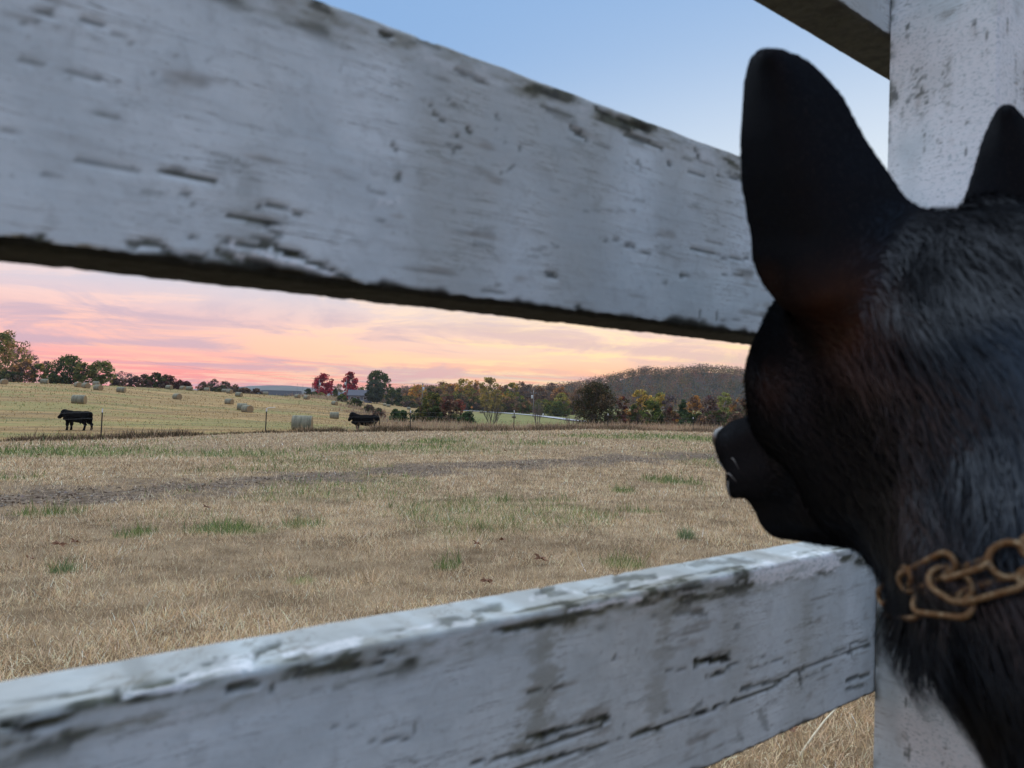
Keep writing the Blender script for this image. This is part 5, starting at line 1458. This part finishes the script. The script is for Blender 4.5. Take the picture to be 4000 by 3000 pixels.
forest()
mm, nn = material('far_ridge_woods'); pz = nn.node('ShaderNodeNewGeometry').outputs['Position']; f_ = nn.noise(pz, .01, 5, .7)
finish(nn, nn.mix(nn.step(f_, .3, .7), (.05, .055, .045, 1), (.08, .08, .06, 1)), .95, .1)
ridge_sheet('ridge', [(500, 1535), (700, 1524), (850, 1515), (930, 1512), (980, 1508), (1060, 1505), (1130, 1506), (1200, 1512), (1260, 1520), (1420, 1532), (1600, 1545), (1900, 1560)], 3000, 3800, mm, 'low blue ridge on the far horizon', rough=4)
print('hill', time.time() - T0)

# ------------------------------------------------------------------ evening haze
m = MB(); m.box((0, 0, 22), (9400, 9400, 112))
mm = bpy.data.materials.new('haze_air'); mm.use_nodes = True; nt = NT(mm.node_tree)
pv_ = nt.node('ShaderNodeVolumePrincipled', {'Color': (.80, .86, .95, 1), 'Density': 0.95e-4, 'Anisotropy': 0.0}); oo = nt.node('ShaderNodeOutputMaterial'); nt.l.new(pv_.outputs[0], oo.inputs['Volume'])
hz = m.build('haze', mm); tag(hz, 'thin evening haze filling the valley air', kind='stuff')

# ------------------------------------------------------------------ black dog at the fence
NPX = lambda px, py, Y: np.array(tuple(at(px, py, Y)), np.float32)
DO = np.array((.232, .400, EYE + .03), np.float32)                       # skull centre
DF = np.array((-.287, .958, 0), np.float32); DF /= np.linalg.norm(DF)
DL = np.array((-.958, -.287, 0), np.float32); DL -= DF * (DL @ DF); DL /= np.linalg.norm(DL)
DU = np.cross(DF, DL); DU = DU if DU[2] > 0 else -DU
HR = np.stack([DF, DL, DU], 1)


def H(f, l, u): return DO + DF * f + DL * l + DU * u


def ear_sheet(rows, y_mid, y_edge_l, y_edge_r, n=22):
    """points over a cupped ear; rows = (photo y, left x, right x); the bulged back faces the viewer"""
    pts = []
    rows = np.array(rows, float)
    py = np.linspace(rows[0, 0], rows[-1, 0], 46)
    L = np.interp(py, rows[:, 0], rows[:, 1]); R = np.interp(py, rows[:, 0], rows[:, 2])
    for a, l, r in zip(py, L, R):
        for u in np.linspace(0, 1, n):
            px = l + (r - l) * u
            arc = sin(pi * u)
            Yd = (y_edge_l * (1 - u) + y_edge_r * u) * (1 - arc) + y_mid * arc
            pts.append(NPX(px, a, Yd))
    return np.array(pts, np.float32)


EAR_L = ear_sheet([(228, 2975, 3045), (246, 2958, 3095), (275, 2948, 3140), (310, 2942, 3180), (400, 2934, 3262), (550, 2924, 3340), (700, 2930, 3425), (820, 2948, 3500), (930, 2968, 3560), (1020, 2975, 3550), (1090, 3005, 3500), (1160, 3075, 3400)], .362, .384, .376)
EAR_R = ear_sheet([(440, 3922, 3938), (480, 3900, 3975), (540, 3872, 4030), (640, 3842, 4090), (760, 3805, 4150), (880, 3765, 4210), (980, 3760, 4220), (1080, 3780, 4200)], .440, .452, .458)


def sd_points(P, pts, r):
    sh = P.shape[:-1]; Q = P.reshape(-1, 3); lo = pts.min(0) - .03; hi = pts.max(0) + .03
    m = np.all((Q > lo) & (Q < hi), 1); d = np.full(len(Q), .03, np.float32)
    q = Q[m]; out = np.empty(len(q), np.float32); p2 = (pts ** 2).sum(1)
    for s in range(0, len(q), 20000):
        c = q[s:s + 20000]; out[s:s + 20000] = np.sqrt(np.maximum(((c ** 2).sum(1)[:, None] + p2[None] - 2 * c @ pts.T).min(1), 0))
    d[m] = out
    return (d - r).reshape(sh)


def dog_field(xs, ys, zs):
    W = lambda x, y, z: np.array((x, y, z + EYE), np.float32)
    prims = [
        ('e', H(.000, 0, .020), (.086, .064, .060)), ('e', H(.058, 0, .010), (.056, .052, .046)), ('e', H(-.045, 0, .004), (.06, .06, .052)),
        ('e', H(.084, .028, -.006), (.024, .018, .020)), ('e', H(.084, -.028, -.008), (.024, .019, .020)),
        ('e', H(.052, .041, -.028), (.040, .022, .036)), ('e', H(.052, -.041, -.028), (.040, .022, .036)),
        ('e', H(.002, .035, -.060), (.048, .027, .048)), ('e', H(.002, -.035, -.060), (.048, .027, .048)),
        ('c', H(.078, 0, -.046), H(.158, 0, -.063), .036, .0235), ('c', H(.100, .014, -.080), H(.140, .011, -.088), .021, .0180), ('c', H(.100, -.014, -.080), H(.140, -.011, -.088), .021, .0180),
        ('c', H(.02, 0, -.085), H(.118, 0, -.110), .030, .0150), ('e', H(.168, 0, -.058), (.017, .016, .012)),
        ('c', H(-.03, 0, -.01), W(.264, .330, -.070), .068, .076), ('c', W(.264, .330, -.070), W(.304, .262, -.160), .076, .090), ('c', W(.304, .262, -.160), W(.352, .184, -.30), .090, .122),
        ('c', H(-.05, 0, .004), W(.345, .235, -.065), .052, .085), ('c', W(.345, .235, -.065), W(.40, .10, -.20), .085, .13),
        ('c', W(.34, .19, -.30), W(.45, -.02, -.27), .125, .135), ('c', W(.45, -.02, -.27), W(.62, -.36, -.25), .135, .115), ('c', W(.42, .04, -.35), W(.55, -.22, -.33), .10, .085), ('c', W(.62, -.36, -.25), W(.68, -.46, -.28), .12, .10),
    ]
    for sx, fw in ((-1, .0), (1, .03)):          # legs
        s = np.array((DL[0], DL[1], 0)) * sx * -.075
        b = np.array((.365, .14, EYE)) + s
        prims += [('c', b + (0, 0, -.30), b + (.03, -.05, -.42), .060, .040), ('c', b + (.03, -.05, -.42), b + (.005 - .42 * fw, .0 + .9 * fw, -.60), .036, .023), ('c', b + (.005 - .42 * fw, .0 + .9 * fw, -.60), b + (-.012 - .42 * fw, .03 + .9 * fw, -.665), .026, .026)]
        b = np.array((.65, -.40, EYE)) + s
        prims += [('c', b + (0, 0, -.28), b + (-.035, .07, -.42), .085, .050), ('c', b + (-.035, .07, -.42), b + (.035, -.07, -.53), .042, .027), ('c', b + (.035, -.07, -.53), b + (.025, -.05, -.655), .024, .024), ('c', b + (.025, -.05, -.655), b + (-.005, .01, -.668), .026, .024)]
    prims += [('c', W(.70, -.50, -.24), W(.78, -.62, -.38), .040, .045), ('c', W(.78, -.62, -.38), W(.80, -.66, -.52), .045, .015)]
    D = np.full((len(xs), len(ys), len(zs)), .05, np.float32)

    def part(lo, hi, fun, k, sub=False, mg=.05):
        sl = tuple(slice(*np.searchsorted(g_, (l - mg, h + mg))) for g_, l, h in zip((xs, ys, zs), lo, hi))
        P = np.stack(np.meshgrid(xs[sl[0]], ys[sl[1]], zs[sl[2]], indexing='ij'), -1).astype(np.float32)
        q = fun(P); D[sl] = -smin(-D[sl], q, k) if sub else smin(D[sl], q, k)
    for i, p in enumerate(prims):
        k = .016 if 9 <= i <= 13 else .022
        if p[0] == 'c': r = max(p[3], p[4]); part(np.minimum(p[1], p[2]) - r, np.maximum(p[1], p[2]) + r, lambda P: sd_cone(P, *p[1:]), k)
        else: r = max(p[2]); part(np.array(p[1]) - r, np.array(p[1]) + r, lambda P: sd_ell(P, p[1], p[2], HR), k)
    for l in (.040, -.040):      # eye hollows
        c_ = H(.098, l, -.022); part(c_ - .02, c_ + .02, lambda P: sd_ell(P, c_, (.012, .008, .009), HR), .010, True, .02)
    for l in (1, -1):            # mouth line
        for a_, b_ in ((H(.050, .034 * l, -.092), H(.105, .030 * l, -.101)), (H(.105, .030 * l, -.101), H(.150, .014 * l, -.105))):
            part(np.minimum(a_, b_) - .006, np.maximum(a_, b_) + .006, lambda P: sd_cone(P, a_, b_, .0065, .0065), .006, True, .02)
    for E_ in (EAR_L, EAR_R): part(E_.min(0), E_.max(0), lambda P: sd_points(P, E_, .0050), .020, mg=.03)
    for l in (1, -1):            # ear roots
        a_, b_ = H(.005, .048 * l, .045), H(.004, .054 * l, .080); part(np.minimum(a_, b_) - .035, np.maximum(a_, b_) + .035, lambda P: sd_cone(P, a_, b_, .032, .020), .02)
    return D


def graded(lo, hi, f0, f1, fine, coarse):
    return np.concatenate([np.arange(lo, f0, coarse), np.arange(f0, f1, fine), np.arange(f1, hi, coarse)])


xs = graded(.05, 1.0, .10, .36, .0031, .013); ys = graded(-.78, .64, .24, .62, .0031, .013); zs = graded(-.03, .97, .46, .95, .0031, .013)
DV, DFc = surface_nets(dog_field(xs, ys, zs), xs, ys, zs)


def mat_coat(name, base, tan, rough, gloss, sheen):
    """near-black hair: dull body colour with a small fixed share of cool gloss"""
    m, n = material(name)
    pos = n.node('ShaderNodeTexCoord').outputs['Object']
    tn = n.attr('tan'); f_ = n.noise(pos, 40, 4, .6)
    col = n.mix(n.m('MULTIPLY', tn, n.step(f_, .3, .7, .5, 1.0)), base, tan)
    d = n.node('ShaderNodeBsdfDiffuse', {'Color': col}); gl = n.node('ShaderNodeBsdfGlossy', {'Color': sheen, 'Roughness': rough})
    mx = n.node('ShaderNodeMixShader', {0: n.m('MULTIPLY', gloss, n.m('ADD', .6, n.m('MULTIPLY', n.attr('gloss'), 1.15))), 1: d.outputs[0], 2: gl.outputs[0]})
    o = n.node('ShaderNodeOutputMaterial'); n.l.new(mx.outputs[0], o.inputs[0])
    return m


M_COAT = mat_coat('black_coat', (.0055, .0055, .0065, 1), (.040, .016, .009, 1), .42, .008, (.85, .92, 1.0, 1))


def tan_mask(V):
    t = np.zeros(len(V))
    for (px, py, Y, r, a) in [(3270, 1260, .362, .034, 1.0), (3000, 1500, .43, .018, .5), (3000, 1120, .38, .014, .6), (3330, 1080, .36, .02, .4)]:
        c = NPX(px, py, Y); t = np.maximum(t, a * sstep(np.linalg.norm(V - c, axis=1) / r, 1.3, .2))
    return t


me = mesh_np('dog', DV, DFc, True, {'tan': tan_mask(DV), 'gloss': np.zeros(len(DV))})
dog = obj('dog', me, M_COAT)
tag(dog, 'black prick-eared dog with chain collar, seen from behind, looking through the fence', 'dog')
bvh = BVHTree.FromPolygons([Vector(v) for v in DV], [tuple(int(i) for i in f) for f in DFc])
print('dog body', len(DV), time.time() - T0)


# coat: short lying hairs over head, neck and chest
def make_fur():
    fr = np.random.default_rng(3)
    P0, P1, P2, P3 = (DV[DFc[:, i]] for i in range(4))
    nrm = np.cross(P2 - P0, P3 - P1); area = np.linalg.norm(nrm, axis=1); nrm /= np.maximum(area, 1e-12)[:, None]; area *= .5
    c = (P0 + P1 + P2 + P3) / 4
    facing = (nrm * (np.array((0, 0, EYE)) - c)).sum(1) / np.linalg.norm(c - np.array((0, 0, EYE)), axis=1)
    near = (c[:, 1] > .08) & (c[:, 2] > .30)
    wgt = area * np.where(near & (facing > -.35), 1.0, .10)
    N = 105000
    k = fr.choice(len(c), N, p=wgt / wgt.sum())
    u, v = fr.uniform(0, 1, (2, N, 1))
    p = (P0[k] * (1 - u) + P1[k] * u) * (1 - v) + (P3[k] * (1 - u) + P2[k] * u) * v
    nn_ = nrm[k]
    rel = p - DO; f = rel @ DF; up = rel @ DU
    d = np.tile(-DF, (N, 1)) + np.array((0, 0, -.35))
    neck = sstep(-f, -.02, .06)[:, None]; d = d * (1 - neck) + np.array((.30, -.45, -.85)) * neck
    ed = sd_points(p.astype(np.float32), np.concatenate([EAR_L, EAR_R]), 0.0); ear = sstep(ed, .016, .007)[:, None]; d = d * (1 - ear) + np.array((0.05, 0, 1.0)) * ear
    jit = fr.normal(0, .16, (N, 3)); wv = np.stack([fbm(p[:, 2] * 55 + 3, (p[:, 0] + p[:, 1]) * 40, 201 + i, 3) - .5 for i in range(3)], 1); d = d + jit + wv * 1.1
    d -= nn_ * (d * nn_).sum(1)[:, None]; d /= np.linalg.norm(d, axis=1)[:, None]
    L = .010 + .016 * neck[:, 0]; L = L * (1 - ear[:, 0]) + .0028 * ear[:, 0]; L = np.where(f > .09, .0045, L)
    q_ = (p - np.array((0, 0, EYE))) @ np.array(CAMROT); ppx = 2000 + FPX * q_[:, 0] / -q_[:, 2]; ppy = 1500 - FPX * q_[:, 1] / -q_[:, 2]
    tuft = (ppx > 3400) & (ppx < 3700) & (ppy > 2330) & (ppy < 2560) & (p[:, 1] > .2); L = np.where(tuft, .027, L)
    thr = np.linalg.norm(p - NPX(3400, 2330, .40), axis=1) < .03; L = np.where(thr, .018, L)
    L = L * fr.uniform(.6, 1.3, N); lift = np.where((f > .09) | (ear[:, 0] > .5), .05, .13) * fr.uniform(.4, 1.6, N); lift = np.where(tuft, .5, lift)
    w_ = .00030 * fr.uniform(.7, 1.4, N)
    side = np.cross(d, nn_); side /= np.linalg.norm(side, axis=1)[:, None]
    a = p - nn_ * .0008; m_ = p + d * (L * .55)[:, None] + nn_ * (L * lift * .8)[:, None]; t_ = p + d * L[:, None] + nn_ * (L * lift * .7)[:, None] + np.array((0, 0, -1.0)) * (L * .08)[:, None]
    s_ = side * w_[:, None]
    V = np.stack([a - s_, a + s_, m_ - s_ * .8, m_ + s_ * .8, t_], 1).reshape(-1, 3)
    kk = np.arange(N)[:, None] * 5
    tn = np.repeat(tan_mask(p), 5)
    me = mesh_np('fur', V, [kk + np.array([[0, 1, 3, 2]]), kk + np.array([[2, 3, 4]])], True, {'tan': tn, 'gloss': np.repeat(neck[:, 0] * (1 - ear[:, 0]) * (.3 + 1.0 * sstep(fbm(p[:, 0] * 26, p[:, 2] * 18, 300, 3), .40, .62) * sstep(p[:, 2], EYE + .085, EYE + .03)), 5)})
    o = obj('fur', me, M_FUR, dog); o['kind'] = 'stuff'


M_FUR = mat_coat('black_fur', (.0050, .0050, .0062, 1), (.050, .020, .011, 1), .30, .030, (.82, .90, 1.0, 1))
make_fur()

# eyes, nose leather, whiskers
mm, nn = material('eye_dark'); finish(nn, (.012, .006, .003, 1), .08, .6)
mm2, nn = material('nose_leather'); pz = nn.node('ShaderNodeTexCoord').outputs['Object']; f_ = nn.noise(pz, 500, 2)
finish(nn, (.012, .012, .013, 1), .30, .6, bump(nn, f_, .4, .001))
mm3, nn = material('whisker'); finish(nn, (.10, .09, .085, 1), .4, .5)


def blob(name, c, r, mat, parent, R=HR, cut=None):
    vs, fs = [], []; nu, nv = 20, 12
    for j in range(nv + 1):
        b = pi * j / nv
        for i in range(nu):
            a = 2 * pi * i / nu; q = np.array((sin(b) * cos(a) * r[0], sin(b) * sin(a) * r[1], cos(b) * r[2]))
            if cut: q = cut(q)
            vs.append(R @ q + c)
    for j in range(nv):
        for i in range(nu): fs.append((j * nu + i, j * nu + (i + 1) % nu, (j + 1) * nu + (i + 1) % nu, (j + 1) * nu + i))
    me = mesh_np(name, np.array(vs), np.array(fs)); return obj(name, me, mat, parent)


for l in (.037, -.037): blob('eye', H(.090, l, -.022), (.011, .0095, .0105), mm, dog)


def nose_cut(q):
    q = np.array(q)
    if q[0] > .006: q[0] = .006 + (q[0] - .006) * .5
    if q[2] > .006: q[2] = .006 + (q[2] - .006) * .6
    for s in (-1, 1):
        dd = math.hypot((q[1] - s * .0085) / .005, (q[2] + .001) / .004)
        if q[0] > 0 and dd < 1: q[0] -= .006 * (1 - dd)
    return q


blob('nose', H(.179, 0, -.056), (.0135, .0185, .0145), mm2, dog, HR, nose_cut)
for (a0, b0, ym) in [((2800, 1800), (2835, 1850), .545), ((2838, 1850), (2870, 1880), .53), ((2845, 1880), (2850, 1960), .53), ((2860, 1790), (2880, 1830), .53)]:
    a, b = at(*a0, ym), at(*b0, ym - .015); hit = bvh.ray_cast(Vector((0, 0, EYE)), (a - Vector((0, 0, EYE))).normalized())
    if hit[0]: a = hit[0]
    m = MB(); m.tube([a, a.lerp(b, .5) + Vector((-.002, -.004, .003)), b + Vector((0, -.004, 0))], [.0006, .0005, .0002], 5); m.build('whisker', mm3, dog, True)

# ------------------------------------------------------------------ rusty chain collar
mm, nn = material('rusty_chain'); pz = nn.node('ShaderNodeTexCoord').outputs['Object']; f_ = nn.noise(pz, 260, 4, .7)
finish(nn, nn.mix(nn.step(f_, .35, .62), (.26, .19, .11, 1), (.18, .095, .04, 1)), nn.step(f_, .3, .6, .35, .7), .5, bump(nn, f_, .3, .0006), Metallic=.75)
M_CHAIN = mm


def surf(px, py, lift=.0075):
    o = Vector((0, 0, EYE)); d = pray(px, py).normalized(); h = bvh.ray_cast(o, d)
    p = h[0] if h[0] else at(px, py, .374)
    return p - d * lift


def link(name, a, b, wd, roll, parent, r=.00135):
    """stadium-shaped wire link between points a and b"""
    ax = (b - a); L = ax.length; ax.normalize(); view = (a.lerp(b, .5) - Vector((0, 0, EYE))).normalized()
    sd = ax.cross(view).normalized(); up = sd.cross(ax); s = sd * cos(roll) + up * sin(roll)
    pts = []; c = a.lerp(b, .5); hl = max(L / 2 - wd / 2, .001)
    for k in range(9): t = -pi / 2 + pi * k / 8; pts.append(c + ax * (hl + wd / 2 * cos(t)) + s * (wd / 2 * sin(t)))
    for k in range(9): t = pi / 2 + pi * k / 8; pts.append(c + ax * (-hl + wd / 2 * cos(t)) + s * (wd / 2 * sin(t)))
    pts.append(pts[0]); pts.append(pts[1])
    m = MB(); m.tube(pts, r, 8, False); return m.build(name, M_CHAIN, parent, True)


chain = empty('chain_collar', tuple(at(3600, 2320, .39)))
bpy.context.view_layer.update()
links = [((3436, 2338), (3555, 2240), 54, .5), ((3520, 2285), (3725, 2185), 62, .1), ((3690, 2250), (3860, 2195), 50, 1.2), ((3640, 2235), (3790, 2330), 85, .1), ((3570, 2350), (3800, 2372), 70, .35), ((3745, 2335), (4010, 2262), 56, .9),
         ((3478, 2398), (3590, 2410), 44, 1.2), ((3880, 2215), (4010, 2160), 95, .1), ((3980, 2265), (4160, 2200), 60, .8), ((4000, 2160), (4150, 2080), 70, .3), ((4130, 2200), (4300, 2130), 60, .3)]
for (a, b, wp, ro) in links:
    A, B = surf(*a), surf(*b)
    o = link('link', A, B, max(wp / FPX * .37, .0055), ro, None)
    o.parent = chain; o.matrix_parent_inverse = chain.matrix_world.inverted()
tag(chain, 'rusty steel chain collar around the black dog\'s neck', 'collar')
print('dog', time.time() - T0)
